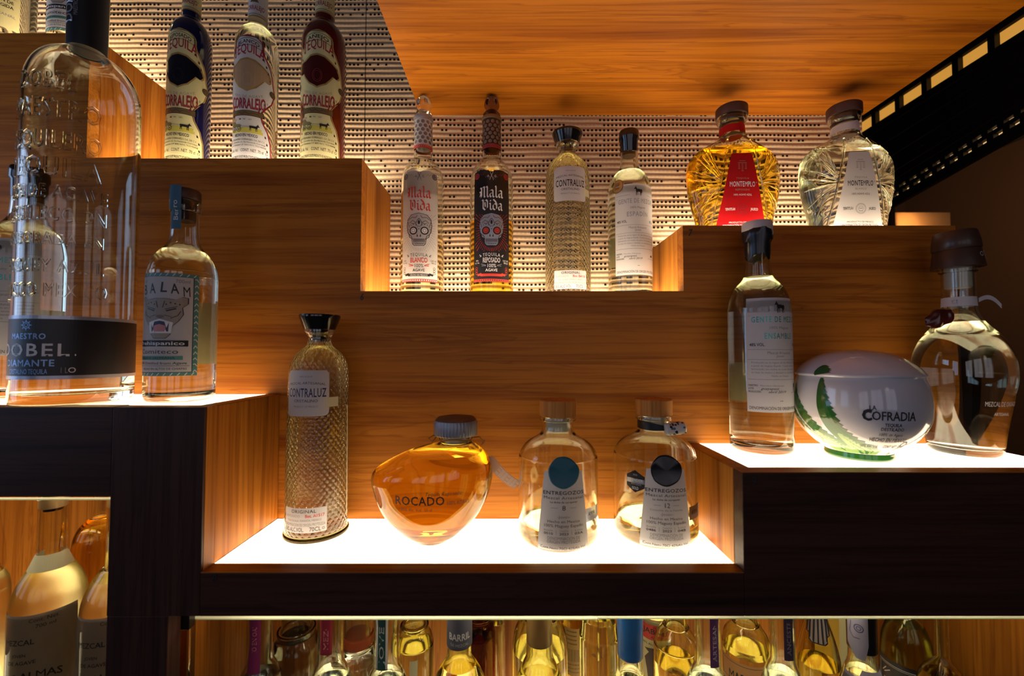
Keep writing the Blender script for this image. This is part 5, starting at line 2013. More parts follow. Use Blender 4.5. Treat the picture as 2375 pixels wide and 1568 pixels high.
# ------------------------------------------------------------------ white ceramic jar with painted agave leaves
def jar():
    px, Y = 1987, .553
    X, _ = at(px, 930, Y)
    k = Y / FPX / math.sqrt(1 + ((px - 1190) / FPX) ** 2)
    zz = lambda y: at(px, y, Y)[1] - ZR
    body = [(80, 1052), (84, 1048), (82, 1038), (84, 1033), (110, 1018), (140, 993), (158, 965), (163.5, 936), (162, 908), (157, 885), (151, 871), (149, 866, 1)]
    prof = [(r * k, max(0.0, zz(y) - zz(1052))) + tuple(c) for r, y, *c in body]
    prof = smooth(prof, 6)
    R = interp(prof)
    root = thing('ceramic_jar', 'white round ceramic jar with painted green agave leaves', 'jar', (X, Y, H0 + ZR))
    cer = mat('white_glazed_ceramic', (.62, .60, .62), .12, coat=.5)
    gr = mat('green_glaze', (.020, .105, .018), .14, coat=.5)
    gr2 = mat('light_green_glaze', (.19, .30, .09), .14, coat=.5)
    top = prof[-1][1]
    b = MB()
    footz = zz(1036) - zz(1052)
    b.lathe([(0, 0)] + [q for q in prof if q[1] <= footz], gr, 96)
    lo = [q for q in prof if q[1] >= footz - 1e-6]
    b2 = MB()
    b2.lathe([(0, footz)] + lo + [(0, top)], cer, 96)
    bo = b2.build('jar_body', root, angle=40)
    b.build('foot', root, angle=40)['label'] = 'green glazed foot'
    bl = MB()
    lid = [(152, 866), (154.5, 862), (152, 858), (140, 846), (118, 831), (88, 818), (50, 810), (0, 806)]
    lp = [(r * k, zz(y) - zz(1052)) for r, y in lid]
    bl.lathe([(0, top + .0008)] + [(lp[0][0] - .002, top + .0008)] + smooth(lp, 4), cer, 96)
    lido = bl.build('lid', root, angle=50)
    # leaves as glaze on the surface: angle (from the front), heights as shares
    prof_all = R
    Rl = interp(lp)

    def leaf(parent, pts, w0, name, m, m2, teeth=13, lidpart=False, side=1):
        """pts: (angle, z share) from tip to root"""
        RR = Rl if lidpart else R
        P2 = smooth([(a + 10, z) for a, z in pts], 26)
        P2 = [(a - 10, z) for a, z in P2]
        n = len(P2)
        mb = MB()
        rows = []
        for i, (a, zsh) in enumerate(P2):
            f = i / (n - 1)
            w = w0 * (math.sin(min(1, f * 1.6 + .12) * PI / 2)) * (1.0 - .25 * max(0, f - .7))
            saw = (f * teeth) % 1.0
            a0, z0 = P2[max(0, i - 1)]
            a1, z1 = P2[min(n - 1, i + 1)]
            ta, tz = (a1 - a0) * .07, (z1 - z0) * top
            l = math.hypot(ta, tz) or 1
            na, nz = tz / l, -ta / l
            row = []
            for s2 in (-1, -.55, 0, .55, 1):
                ww = w * s2 * ((1 + .42 * saw) if s2 * side > .9 else 1)
                z = zsh * top + nz * ww * -1
                z = max(footz + .0005, z) if not lidpart else z
                aa = a - na * ww / .07
                r = RR(z) + .00035
                row.append((r * math.sin(aa), -r * math.cos(aa), z))
            rows.append(row)
        for c in range(4):
            mm = m2 if (c in (1, 2)) and m2 else m
            vs, fs = [], []
            for row in rows:
                vs += [row[c], row[c + 1]]
            for i in range(n - 1):
                fs.append((2 * i, 2 * i + 1, 2 * i + 3, 2 * i + 2))
            mb.add(vs, fs, mm)
        return mb.build(name, parent, smooth=True, angle=80)

    def leafset(a0, big, z1):
        leaf(bo, [(a0, z1), (a0 + .03, .72), (a0 + .12, .50), (a0 + .30, .30), (a0 + .62, .15)], .0105 * big, 'painted_leaf', gr, None)
    def vein(pts, w, m=gr, teeth=13):
        leaf(bo, pts, w, 'painted_leaf', m, None, teeth)
    vein([(-1.21, .985), (-1.185, .80), (-1.13, .60), (-1.00, .38), (-.75, .22), (-.36, .105)], .0082, teeth=15)
    vein([(-1.84, .90), (-1.72, .68), (-1.50, .46), (-1.25, .28), (-.95, .15)], .0068)
    vein([(-2.05, .74), (-1.80, .48), (-1.60, .30), (-1.40, .19)], .0055)
    vein([(.95, .72), (.72, .46), (.42, .26), (.10, .13)], .0060)
    vein([(1.9, .90), (2.0, .6), (2.2, .3), (2.5, .12)], .012)
    vein([(2.9, .90), (3.0, .6), (3.2, .3), (3.5, .12)], .012)
    vein([(-.98, .34), (-.80, .22), (-.55, .14), (-.2, .095)], .0060, gr2, 9)
    vein([(-1.42, .34), (-1.22, .22), (-1.0, .14), (-.65, .095)], .0055, gr2, 9)
    vein([(-1.72, .30), (-1.5, .20), (-1.3, .13), (-1.05, .095)], .0050, gr2, 9)
    # tip of the tallest leaf runs up on to the lid
    za = lp[1][1] / top
    leaf(lido, [(-1.235, (lp[3][1] + .003) / top), (-1.225, (lp[2][1] + .003) / top), (-1.21, (lp[1][1] + .0006) / top)], .0090, 'painted_leaf', gr, None, 4, True)
    zl = .20 * top
    lb = Label(cylmap(R, zl, -.22, .6 * top), .062, .50 * top)
    lb.text('LA', -.28, .90, .10, .10, BLACK, 1, True)
    lb.text('COFRADIA', -.02, .68, .19, .78, BLACK, 1, True)
    lb.text('C', -.36, .66, .25, .15, BLACK, 1, True)
    lb.text('TEQUILA', .02, .54, .07, .26, BLACK, 1, True)
    lb.text('DESTILADO', .02, .44, .07, .36, BLACK, 1, True)
    lb.text('100% de Agave', .02, .31, .07, .40, BLACK)
    lb.text('HECHO EN MEXICO', .02, .17, .09, .66, BLACK, 1, True)
    lb.text('38% Alc. Vol.', -.28, .0, .07, .34, BLACK, 1, True)
    lb.text('CONT. NET. 700 ml', .22, .0, .07, .46, BLACK, 1, True)
    lb.circle(.40, .10, .004, .0012, BLACK)
    lb.build(bo, 'lettering', 'black painted lettering')
    return root


jar()


# ------------------------------------------------------------------ round flask with the dark two-tier cap
B = Bottle('mezcal_bottle', 'round clear flask with two-tier dark cap and wax seal at far right', 2231, 900, .574, ZR,
           [(82, 1048), (89, 1042), (93, 1030), (97, 1005), (108, 960), (119, 915), (126, 878), (126, 850), (120, 822), (107, 795), (86, 772), (62, 750), (48, 730), (43, 708), (42, 690), (42, 640), (42, 634, 1), (48, 632), (48, 622, 1)],
           t=.0030, floor=.008, fill=748, liquid=SILV, seg=72)
B.part('plug', [(33, 668), (34, 664), (34, 622)], PLUG)
capm = mat('dark_rubbed_wood', (.055, .028, .016), .42, coat=.15)
z0 = B.z(621)
b = MB()
kk = B.k


def tilt(dx, a, zo):
    ca, sa = math.cos(a), math.sin(a)
    return lambda x, y, z: (x * ca + (z - zo) * sa + dx, y, zo + (z - zo) * ca - x * sa)


b.lathe([(0, z0), (49 * kk, z0), (68 * kk, z0 - .001), (66 * kk, z0 + .004), (60 * kk, z0 + .022), (58 * kk, z0 + .0235), (0, z0 + .0236)], capm, 48, tilt(0, -.03, z0))
co = b.build('cap_base', B.root)
co['label'] = 'lower tier of the dark cap'
b = MB()
b.lathe([(0, z0 + .0238), (60 * kk, z0 + .0238), (62 * kk, z0 + .025), (61 * kk, z0 + .034), (55 * kk, z0 + .047), (51 * kk, z0 + .049), (0, z0 + .0495)], capm, 48, tilt(-.001, -.05, z0 + .022))
b.build('cap_top', B.root)['label'] = 'upper tier of the dark cap'
em = Label(lambda x, z, e: (lambda R0, a: (R0 * math.sin(a), -R0 * math.cos(a), z0 + .004 + z))((64 - 6 * z / .02) * kk + e + .0006, x / (62 * kk) + .42), .018, .016, step=.0015)
em.circle(-.22, .62, .0030, .0009, LGREY)
em.path([(.0, .80), (.12, .90), (.22, .70), (.26, .35), (.36, .12)], .0011, LGREY)
em.build(B.root, 'cap_emblem', 'pale curl emblem on the cap')
z1 = B.z(712)
nb = Label(cylmap(B.R, z1, 0, z1 + .006), 2 * PI * B.R(z1 + .006) * .99, .0125, step=.002)
nb.rect(-.5, 0, .5, 1, WHITE, 0)
nb.text('ARTE', -.17, .3, .36, .06, BLACK, 1, True)
nb.build(B.root, 'neck_band', 'white paper neck band')
b = MB()
fr = [B.R(z1 + .006) * math.sin(1.0), -B.R(z1 + .006) * math.cos(1.0)]
vs = []
for i in range(9):
    t = i / 8
    x = fr[0] + .030 * t
    y = fr[1] - .003
    z = z1 + .008 + .006 * math.sin(t * PI * .9) - .010 * t * t
    vs += [(x, y, z - .0028), (x, y, z + .0028), (x, y + .0006, z - .0028), (x, y + .0006, z + .0028)]
fs = []
for i in range(8):
    a, c = 4 * i, 4 * i + 4
    fs += [(a, c, c + 1, a + 1), (a + 2, a + 3, c + 3, c + 2), (a, a + 2, c + 2, c), (a + 1, c + 1, c + 3, a + 3)]
fs += [(0, 1, 3, 2), (32, 34, 35, 33)]
b.add(vs, fs, WHITE)
b.build('band_tail', B.root)['label'] = 'loose tail of the paper band'
wx = mat('dark_red_wax', (.085, .010, .006), .25, coat=.3)
x, z = at(2180, 738, .535)
bm_ = bmesh.new()
bmesh.ops.create_icosphere(bm_, subdivisions=4, radius=1)
for v in bm_.verts:
    p = v.co
    w = 1 + .10 * math.sin(p.x * 5 + p.z * 3) + .06 * math.sin(p.x * 9 - p.z * 7)
    q = Vector((p.x * .0178 * w, p.y * .0045 + .0012 * math.sin(p.x * 6) * (p.y < 0), p.z * .0118 * w + .004 * p.x))
    v.co = q + Vector((x - B.X, .535 - B.Y, z - ZR))
me = bpy.data.meshes.new('wax_seal')
bm_.to_mesh(me)
bm_.free()
me.materials.append(wx)
me.shade_smooth()
o = bpy.data.objects.new('wax_seal', me)
COL.objects.link(o)
o.parent = B.root
o['label'] = 'dark red wax seal'
fl = Label(cylmap(B.R, B.z(960), .05, B.z(920)), .05, .026)
fl.text('MEZCAL DE OAXACA', 0, .6, .22, .8, LGREY)
fl.text('ARTESANAL', 0, .15, .14, .4, LGREY)
fl.build(B.root, 'lettering', 'faint etched lettering')

# ------------------------------------------------------------------ the bottles in the glazed cabinets below
LOWG = 'bottles behind the lower glass'


def low(label, px, Y, neck, y_sh, body, sh, zf, ztop, gm=None, liq=None, fill=None, seg=40, shape='round', name='bottle'):
    """neck and body half-widths in px at depth Y, shoulder start row, shoulder height in px; stands on the cabinet floor"""
    X, zsh = at(px, y_sh, Y)
    zf += .0038
    k = Y / FPX / math.sqrt(1 + ((px - 1190) / FPX) ** 2)
    n, bd = neck * k, body * k
    s = sh * Y / FPX * (2.0 if shape == 'round' else 1.25)
    zs = zsh - zf
    zt = ztop - zf
    sil = [(bd * .88, 0), (bd * .97, .003), (bd, .009), (bd, max(.02, (zs - s) * .6)), (bd, zs - s), (bd * .97, zs - s * .72)]
    if shape == 'round':
        sil += [(bd * .82, zs - s * .40), (n + (bd - n) * .30, zs - s * .12), (n * 1.06, zs + s * .06), (n, zs + s * .25)]
    elif shape == 'dome':
        sil += [(bd * .90, zs - s * .45), (bd * .72, zs - s * .22), (n * 1.25, zs - s * .03), (n, zs + s * .03)]
    else:
        sil += [(bd * .70, zs - s * .50), (n * 1.25, zs - s * .20), (n, zs)]
    sil += [(n * .97, (zs + zt) / 2), (n * .97, zt - .006, 1), (n * 1.12, zt - .005), (n * 1.12, zt, 1)]
    B = Bottle.__new__(Bottle)
    B.X, B.Y, B.zb, B.px, B.k = X, Y, zf, px, k
    B.prof = [(r, max(z, 0.0)) for r, z in smooth(sil, 4)]
    B.R = interp(B.prof)
    B.root = thing(name, label, 'bottle', (X, Y, H0 + zf), LOWG)
    t = .0026
    inner = [(r - t, z) for r, z in B.prof if z > .012 and r - t > .002]
    inner = [q for i, q in enumerate(inner) if i == 0 or q[1] > inner[i - 1][1] + 1e-5]
    b = MB()
    b.lathe([(0, .001)] + B.prof + [(inner[-1][0], zt)] + inner[::-1] + [(0, inner[0][1])], gm or CLEAR, seg)
    b.build('glass_body', B.root, angle=50)
    if liq:
        fz = at(px, fill, Y)[1] - zf if fill else zs - s
        Ri = interp(inner)
        ls = [(r + .0004, z) for r, z in inner if z < fz - .001] + [(Ri(fz) + .0004, fz)]
        ls[0] = (ls[0][0], ls[0][1] - .0005)
        b = MB()
        b.lathe([(0, ls[0][1])] + ls + [(0, fz)], liq, seg)
        b.build('liquid', B.root, angle=50)
    b = MB()
    b.lathe([(0, zt - .018), (n * .80, zt - .018), (n * .84, zt + .0004), (n * 1.05, zt + .0006), (n * 1.05, zt + .004), (0, zt + .0044)], CORK, 28)
    b.build('cork', B.root)
    return B


def strip(B, px_c, width_px, y_bot, m, text=None, ik=None, ntop=None, edge=None):
    """paper seal running down the neck"""
    z0 = B.z(y_bot)
    z1 = (B.prof[-1][1] - .0005) if ntop is None else B.z(ntop)
    r = B.R((z0 + z1) / 2)
    u = (B.px - 1190) / FPX
    off = (px_c - B.px) * B.k
    a = math.asin(max(-.98, min(.98, off / r))) - math.atan(u)
    lb = Label(cylmap(B.R, z0, a, z1), width_px * B.k * 1.02, z1 - z0, step=.0012)
    lb.rect(-.5, 0, .5, 1, m, 0)
    if edge:
        lb.rect(-.5, .02, -.32, 1, edge, 1)
        lb.rect(.32, .02, .5, 1, edge, 1)
    if text:
        lb.text(text, .20, .5, .40, .80, ik or LGREY, 1, False, vertical=True)
    lb.build(B.root, 'paper_seal', m.name.replace('_', ' '))


T0 = ZBEAM - .018
B = low('clear bottle with magenta neck seal, leftmost in the long cabinet', 606, .548, 31, 1536, 64, 44, ZFR, T0 - .004, liq=SILV, fill=1560)
strip(B, 592, 27, 1538, mat('magenta_paper', (.16, .004, .075), .6), 'HECHO EN OAXACA', PINK)
B = low('ribbed silvery bottle with dark green label behind the leftmost clear one', 690, .645, 36, 1452, 62, 62, ZFR, T0, gm=glass('silvered_glass', (.90, .92, .86)), liq=SILV, fill=1470, shape='dome')
b = MB()
zr = B.z(1458)
b.tube([((38 * B.k) * math.cos(2 * PI * q / 30), (38 * B.k) * math.sin(2 * PI * q / 30), zr) for q in range(30)], .0018, CLEAR, 8, True)
b.build('glass_ring', B.root)
lb = Label(cylmap(B.R, B.z(1640), .46, B.z(1545)), .075, B.z(1545) - B.z(1640))
lb.rect(-.5, 0, .5, 1, mat('dark_green_paper', (.008, .06, .03), .4), 0)
lb.text('COSECHA', .0, .72, .14, .6, LGREY, 1, True)
lb.rect(-.5, .96, .5, 1, LGREY, 1)
lb.build(B.root, 'label', 'dark green label')
B = low('clear bottle with red neck seal, between green label and orange wax', 768, .548, 31, 1540, 60, 44, ZFR, T0 - .004, liq=SILV, fill=1556)
strip(B, 757, 27, 1497, mat('red_paper', (.24, .008, .03), .6), 'MEZCAL', PINK, edge=CRIMSON)
B = low('rounded bottle with orange wax band on its neck', 832, .650, 34, 1484, 46, 40, ZFR, T0, liq=SILV, fill=1500, shape='dome')
B.part('wax_band', [(35.5, 1486), (35.8, 1470), (35.2, 1466)], mat('orange_wax', (.36, .06, .012), .35))
B = low('clear bottle with dark teal neck seal', 897, .548, 30, 1548, 58, 40, ZFR, T0 - .004, liq=SILV, fill=1562)
strip(B, 886, 27, 1531, mat('dark_teal_paper', (.006, .055, .05), .6), 'JOVEN', LGREY, edge=LGREY)
B = low('round-shouldered olive bottle right of the teal seal', 962, .648, 26, 1444, 44, 44, ZFR, T0, gm=GREENG, liq=PALE, fill=1490, shape='dome')
sp = Label(cylmap(B.R, B.z(1600), .20, B.z(1500)), .011, B.z(1500) - B.z(1600))
sp.rect(-.5, 0, .5, 1, YELLOWP, 0)
sp.build(B.root, 'paper_strip')
B = low('dark amber bottle with slate blue cap band', 1066, .552, 27, 1524, 64, 46, ZFR, T0 - .002, gm=GREENG, liq=STRAW, fill=1536)
B.part('cap_band', [(28.5, 1486), (28.8, 1484), (28.6, 1440), (28.6, 1400)], mat('slate_blue_paper', (.06, .06, .085), .6))
lb = Label(cylmap(lambda z: 28.9 * B.k, B.z(1480), .12), .030, B.z(1445) - B.z(1480), step=.0015)
lb.text('BARRIL', 0, .48, .42, .95, LGREY, 1, True, arc=-.05)
lb.text('DE MEZCAL', 0, .08, .18, .8, GREY, 1, arc=-.05)
lb.build(B.root, 'cap_lettering')
B = low('brown-shouldered bottle behind the slate blue capped one', 1112, .690, 24, 1424, 36, 40, ZFR, T0, gm=glass('brown_glass', (.62, .40, .16)), liq=AMBER, fill=1470, shape='dome')
B = low('slim backlit yellow bottle left of the gap', 1152, .715, 14, 1400, 19, 30, ZFR, T0, liq=STRAW, fill=1440)
B = low('broad round olive bottle with pale cork in the centre', 1251, .552, 30, 1528, 62, 50, ZFR, T0 - .002, gm=GREENG, liq=PALE, fill=1545)
B.part('cork_stopper', [(26, 1482), (27, 1478), (27.5, 1400)], CORK)
B = low('wide olive bottle standing behind the central corked one', 1252, .672, 34, 1420, 62, 62, ZFR, T0, gm=GREENG, liq=PALE, fill=1500, shape='dome')
B = low('amber bottle with barcode label, right of the central pair', 1331, .720, 16, 1390, 27, 30, ZFR, T0, liq=GOLD, fill=1420)
lb = Label(cylmap(B.R, B.z(1545), -.05, B.z(1440)), .040, B.z(1440) - B.z(1545))
lb.rect(-.5, 0, .5, 1, mat('amber_label_paper', (.55, .32, .08), .6), 0)
for q in range(16):
    lb.rect(-.34 + q * .04, .30, -.34 + q * .04 + (.022 if q % 3 else .012), .56, BRONZE, 1)
lb.lines(3, -.4, .4, .06, .22, .025, BRONZE, 1, 5)
lb.lines(4, -.4, .1, .66, .92, .03, BRONZE, 1, 6)
lb.build(B.root, 'label', 'amber label with a barcode')
B = low('tall greenish bottle where the two panes overlap', 1388, .600, 30, 1402, 45, 40, ZFR, T0, gm=GREENG, liq=PALE, fill=1420)
lb = Label(cylmap(B.R, B.z(1496), -.30, B.z(1476)), .016, .0085)
lb.text('48.2%', 0, .3, .5, .9, BRONZE, 0)
lb.build(B.root, 'lettering')
B = low('clear bottle with bright blue wax cap', 1461, .540, 28, 1560, 56, 40, ZFR, T0 - .004, liq=PALE, fill=1552)
B.part('wax_cap', [(28.5, 1516), (29.5, 1512), (29, 1490), (29.6, 1460), (29.6, 1396)], mat('bright_blue_wax', (.012, .09, .30), .3, coat=.3))
B = low('bottle with red arched label and a rider drawing', 1517, .700, 18, 1360, 34, 40, ZFR, T0 - .006, liq=PALE, fill=1420)
lb = Label(cylmap(B.R, B.z(1640), -.33, B.z(1420)), .060, B.z(1420) - B.z(1640))
lb.rect(-.5, 0, .5, 1, CREAM, 0)
lb.shape(lambda y: -.5, lambda y: .5, .80, .955, REDINK, 1)
lb.text('JABALI', 0, .865, .052, .62, BLACK, 2, True)
lb.text('varietal', .1, .925, .020, .3, BLACK, 2)
lb.text('Artesanal', .1, .82, .020, .4, BLACK, 2)
lb.text('48% Alc./Vol.', -.1, .745, .022, .5, BLACK, 1)
lb.art([(-.1, .0), (-.16, .45), (-.22, .72), (-.10, .88), (-.22, .95), (0, 1.0), (.22, .95), (.12, .88), (.20, .75), (.18, .45), (.26, .0), (.16, .0), (.06, .38), (.0, 0)], -.05, .30, .42, mat('rider_ink', (.05, .012, .006), .5), 1)
lb.build(B.root, 'label', 'cream label with red arch')
B = low('stout amber-lit bottle with small green label', 1566, .632, 24, 1446, 52, 46, ZFR, T0, gm=GREENG, liq=STRAW, fill=1530, shape='dome')
lb = Label(cylmap(B.R, B.z(1660), -.20, B.z(1546)), .050, B.z(1546) - B.z(1660))
lb.rect(-.5, 0, .5, 1, BRONZE, 0)
lb.rect(-.46, .03, .46, .97, mat('olive_green_paper', (.06, .09, .035), .6), 1)
lb.build(B.root, 'label', 'olive green label')
B = low('clear bottle with bright purple neck seal', 1640, .548, 30, 1546, 60, 42, ZFR, T0 - .004, liq=SILV, fill=1562)
strip(B, 1656, 22, 1526, mat('purple_paper', (.085, .015, .10), .6), 'ARTESANAL', LGREY)
B = low('broad embossed olive bottle with orange and red label', 1727, .655, 26, 1438, 56, 48, ZFR, T0, gm=GREENG, liq=PALE, fill=1500, shape='dome')
lb = Label(cylmap(B.R, B.z(1620), -.45, B.z(1508)), .085, B.z(1508) - B.z(1620))
lb.rect(-.5, 0, .5, 1, mat('orange_label_paper', (.55, .26, .08), .6), 0)
lb.rect(-.46, .32, .46, .52, REDINK, 1)
lb.ring(-.46, .60, .46, .95, .0006, BLACK, 1)
lb.text('MADRE', -.08, .58, .20, .46, BLACK, 2, True)
lb.text('varietal', .30, .74, .08, .2, BLACK, 2)
lb.build(B.root, 'label', 'orange label with red stripe')
B = low('clear bottle with dark plum neck seal', 1813, .548, 31, 1540, 60, 44, ZFR, T0 - .004, liq=SILV, fill=1556)
strip(B, 1828, 23, 1511, mat('plum_paper', (.030, .010, .045), .6), 'ANCESTRAL', GREY)
B = low('tan bottle with grey skull-shaped sticker at its top', 1893, .650, 24, 1436, 52, 52, ZFR, T0, gm=GREENG, liq=STRAW, fill=1530)
lb = Label(cylmap(B.R, B.z(1472), -.58, B.z(1410)), .052, B.z(1410) - B.z(1472))
lb.art(SKULL, 0, -.02, 1.15, BLACK, 0, 1.0)
lb.art(SKULL, 0, .02, 1.08, mat('grey_sticker', (.25, .20, .19), .6), 1, .97)
for sx in (-1, 1):
    lb.disc(sx * .14, .52, .0048, BLACK, 2)
lb.build(B.root, 'sticker', 'grey skull-shaped sticker')
bx = thing('bottle_carton', 'tall yellow carton beside the skull-sticker bottle', 'carton', (at(1936, 1500, .72)[0], .72, H0 + ZFR + .0038))
b = MB()
b.box(-.016, .016, -.03, .03, 0, .314, mat('yellow_card', (.62, .45, .05), .6))
b.build('box_body', bx, bevel=.001)
b = MB()
b.box(-.0165, .005, -.0307, -.030, .0, .314, paper('pale_yellow_card', (.75, .66, .35), .1))
b.build('front_print', bx)['label'] = 'pale yellow front'
B = low('bottle with black cap and drooping lavender paper tag', 1997, .548, 34, 1538, 62, 40, ZFR, T0 - .004, liq=PALE, fill=1550)
B.part('cap', [(35.5, 1498), (36.2, 1494), (36.5, 1440), (36.5, 1398)], BLACKGLOSS)
tg = Label(cylmap(lambda z: 37 * B.k, B.z(1512), -1.0), .023, B.z(1400) - B.z(1512), step=.002)
lav = mat('lavender_paper', (.24, .22, .30), .6)
tg.shape(lambda y: -.5 + (.45 * max(0, .25 - y) / .25), lambda y: .5 - (.15 * max(0, .30 - y) / .30), 0, 1, lav, 0, ys=[0, .1, .2, .25, .3, .5, .75, 1])
tg.circle(.1, .62, .0050, .0011, NAVY, 1)
tg.circle(.1, .62, .0026, .0008, NAVY, 1, 14)
tg.path([(-.25, .72), (-.32, .5), (-.15, .4), (.15, .42)], .0008, NAVY, 1)
tg.build(B.root, 'paper_tag', 'lavender tag with eye drawing')
lb = Label(cylmap(B.R, B.z(1620), -.35, B.z(1535)), .070, B.z(1535) - B.z(1620))
lb.shape(lambda y: -.5, lambda y: .5, 0, .80, lav, 0)
lb.shape(lambda y: -.12 - .3 * (1 - y), lambda y: .42, .80, 1, lav, 0, ys=[.8, .88, .94, 1])
lb.disc(.12, .62, .0085, REDINK, 1, .0125)
lb.disc(.06, .52, .0062, lav, 2, .0085)
lb.build(B.root, 'label', 'lavender label with red printed head')
B = low('large pale green frosted bottle with black label', 2096, .640, 24, 1418, 64, 96, ZFR, T0, gm=glass('pale_green_glass', (.93, .95, .74), rough=.08), liq=glass('pale_green_spirit', (.92, .92, .66), 1.36), fill=1440, shape='dome')
lb = Label(cylmap(B.R, B.z(1640), -.62, B.z(1520)), .095, B.z(1520) - B.z(1640))
lb.rrect(-.5, 0, .5, 1, .004, BLACKLAB, 0)
lb.ring(-.44, .05, .44, .92, .0008, LGREY, 1)
lb.ring(-.41, .08, .41, .89, .0005, LGREY, 1)
lb.rect(-.34, .52, -.12, .62, TAN, 2)
lb.path([(-.36, .72), (-.30, .82)], .0014, LGREY, 2)
lb.path([(-.33, .71), (-.24, .80)], .0014, LGREY, 2)
lb.build(B.root, 'label', 'black label with pale frame')
B = low('thin-necked bottle at the right end of the long cabinet', 2182, .560, 17, 1528, 66, 40, ZFR, T0 - .004, gm=GREENG, liq=STRAW, fill=1560)

# left cabinet
T1 = -.160 - .018


def soul_label(B, ytop, ybot, W, turn):
    lb = Label(cylmap(B.R, B.z(ybot), turn, B.z(ytop)), W, B.z(ytop) - B.z(ybot))
    lb.shape(lambda y: -.5, lambda y: .5, 0, 1, paper('parchment_label', (.55, .45, .36), .3), 0)
    lb.text('Cont. Net.', .14, .93, .034, .30, BLACK)
    lb.text('700 ml', .16, .87, .034, .20, BLACK)
    lb.text('MEZCAL', -.12, .72, .050, .36, BLACK, 1, True)
    lb.text('JOVEN', -.10, .605, .028, .16, BLACK, 1, True)
    lb.text('DE AGAVE', -.08, .53, .034, .32, BLACK, 1, True)
    lb.text('DE ALMAS', .02, .33, .070, .64, BLACK, 1, True, arc=.05)
    lb.art([(-.5, 0), (.5, 0), (.2, .3), (.12, .6), (.25, .75), (0, 1), (-.25, .75), (-.12, .6), (-.2, .3)], -.12, .12, .17, BLACK, 1)
    lb.circle(.16, .10, .010, .0008, BLACK, 1, 20, .003)
    for q in (-1, 0, 1):
        lb.path([(-.12, .14), (-.12 + .12 * q, .06)], .0006, BLACK, 1)
    lb.build(B.root, 'label', 'parchment label with a small agave drawing')


B = low('parchment-label bottle in full view in the lower left cabinet', 124, .548, 37, 1296, 95, 100, ZFL, T1, liq=CLOUDY, fill=1310, shape='dome')
soul_label(B, 1388, 1610, .088, .36)
nl = Label(cylmap(B.R, B.z(1308), .70, B.z(1275)), .070, B.z(1275) - B.z(1308), step=.002)
nl.rect(-.5, 0, .5, 1, YELLOWP, 0)
nl.text('AÑEJO', -.28, .3, .3, .22, BRONZE, 1)
for x in (.05, .28):
    nl.art(MULE, x, .30, .48, BLACK, 1)
nl.build(B.root, 'neck_label', 'pale neck label with small animals')
B.part('stopper', [(24, 1180), (25, 1176), (25, 1156)], BLACKGLOSS)
B = low('parchment-label bottle half hidden by the dark post', 284, .553, 37, 1306, 92, 100, ZFL, T1, liq=CLOUDY, fill=1330, shape='dome')
soul_label(B, 1392, 1610, .088, .30)
B = low('amber decanter glowing behind the parchment-label bottles', 236, .680, 22, 1196, 66, 66, ZFL, T1, liq=AMBER, fill=1200, shape='dome')
B = low('round pale bottle at the left edge of the lower left cabinet', -40, .560, 34, 1310, 78, 60, ZFL, T1, liq=CLOUDY, fill=1330, shape='dome')

# ------------------------------------------------------------------ dark woven screen with lit openings, right, and what stands beyond
SX = 1.20
scr = thing('woven_screen', 'dark woven screen with rows of small lit openings at upper right', 'screen', (SX, 1.2, H0))
sm = mat('dark_woven_cane', (.012, .007, .005), .55)
# narrow horizontal canes give the dark weave its ribs
Y0, Y1 = .93, 1.52
lowz = lambda y: .545 + (y - .996) * -.165
b = MB()


def plate(b, y0, y1, zb0, zb1, zt0, zt1, dx0=0.0, dx1=.012):
    b.hexa([(dx0, y0 - 1.2, zb0), (dx1, y0 - 1.2, zb0), (dx1, y1 - 1.2, zb1), (dx0, y1 - 1.2, zb1),
            (dx0, y0 - 1.2, zt0), (dx1, y0 - 1.2, zt0), (dx1, y1 - 1.2, zt1), (dx0, y1 - 1.2, zt1)], sm)


plate(b, Y0, Y1, .795, .800, .86, .86)
nrow = 9
for i in range(nrow):
    f0, f1 = i / nrow, (i + .92) / nrow
    za = lambda y, f: (lowz(y) + .026) + (.760 - lowz(y) - .026) * f
    plate(b, Y0, Y1, za(Y0, f0), za(Y1, f0), za(Y0, f1), za(Y1, f1), .002 * (i % 2), .012 + .002 * (i % 2))
plate(b, Y0, Y1, lowz(Y0) + .007, lowz(Y1) + .007, lowz(Y0) + .018, lowz(Y1) + .018)
plate(b, Y0, Y1, lowz(Y0) - .030, lowz(Y1) - .030, lowz(Y0) - .003, lowz(Y1) - .003)
b.build('cane_panel', scr, smooth=False)
pitch = .0865


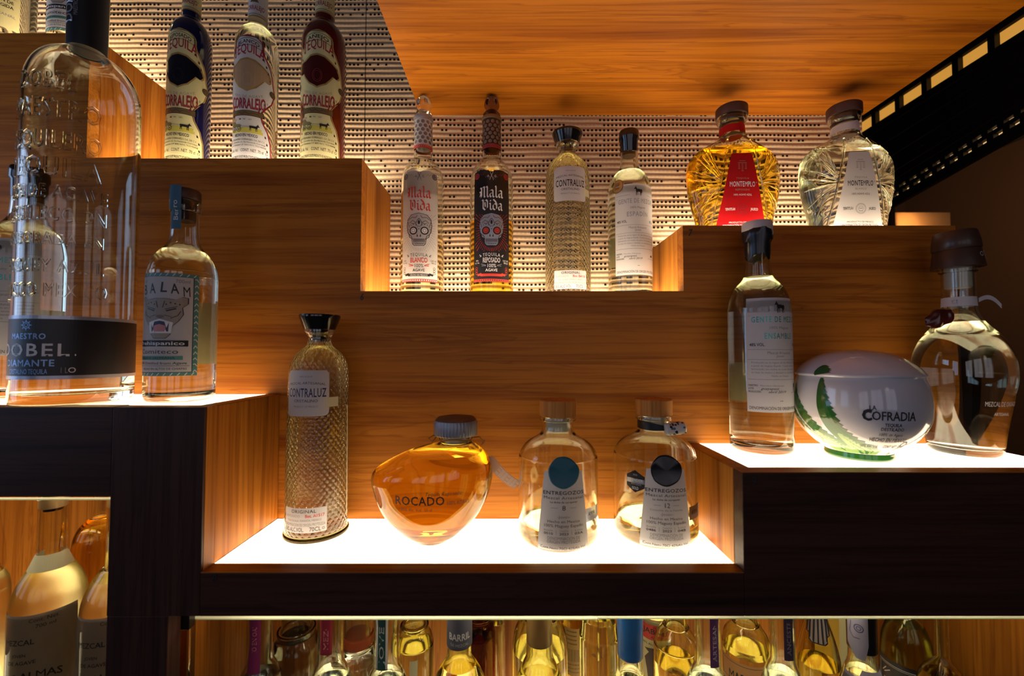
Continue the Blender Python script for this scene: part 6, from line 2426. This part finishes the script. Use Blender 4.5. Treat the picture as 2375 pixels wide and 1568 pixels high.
def upright(y0, y1, za, zc):
    b = MB()
    plate(b, y0, y1, za, za, zc, zc, -.001, .013)
    b.build('upright_cane', scr, smooth=False)


for i in range(8):
    y = 1.0 - .0605 + pitch * i
    upright(y, y + .016, .750, .80)
for i in range(17):
    y = .9315 + .0352 * i
    upright(y, y + .015, lowz(y) - .008, lowz(y) + .014)
    upright(y + .012, y + .027, lowz(y) + .014, lowz(y) + .032)
b = MB()
b.box(.05, .056, Y0 - 1.2, Y1 - 1.2, .772, .832, emit('amber_light_strip', (1.0, .46, .07), .58))
b.build('upper_light', scr, smooth=False)
b = MB()
b.hexa([(.03, Y0 - 1.2, lowz(Y0) - .011), (.036, Y0 - 1.2, lowz(Y0) - .011), (.036, Y1 - 1.2, lowz(Y1) - .011), (.03, Y1 - 1.2, lowz(Y1) - .011),
        (.03, Y0 - 1.2, lowz(Y0) + .050), (.036, Y0 - 1.2, lowz(Y0) + .050), (.036, Y1 - 1.2, lowz(Y1) + .050), (.03, Y1 - 1.2, lowz(Y1) + .050)], emit('white_amber_light_strip', (1.0, .62, .27), .9))
b.build('lower_light', scr, smooth=False)

lt = thing('lantern', 'pale glowing lantern half hidden behind the plinth marked 7', 'lamp', (1.56, 1.62, H0 + .18))
b = MB()
b.box(-.085, .13, -.004, .004, 0, .362, paper('lantern_parchment', (.62, .45, .27), .5))
b.box(-.085, -.077, .004, .12, 0, .362, paper('lantern_parchment', (.62, .45, .27), .5))
b.build('shade', lt, smooth=False)
b = MB()
b.box(-.10, -.085, -.006, .12, 0, .38, WOOD_DARK)
b.box(-.10, .145, -.006, .12, -.02, 0, WOOD_DARK)
b.build('frame', lt, smooth=False)
bulb = lamp('lantern_light', 'POINT', (-.060, .045, .30), 5.0, (1.0, .66, .34), radius=.02)
bulb.parent = lt
b = MB()
b.box(-.06, .10, -.05, .12, -.0195 - .18 - H0, -.02, WOOD_DARK)
o = b.build('lantern_stand', smooth=False, loc=(1.56, 1.62, H0 + .18))
tag(o, 'dark stand under the pale lantern', 'stand')
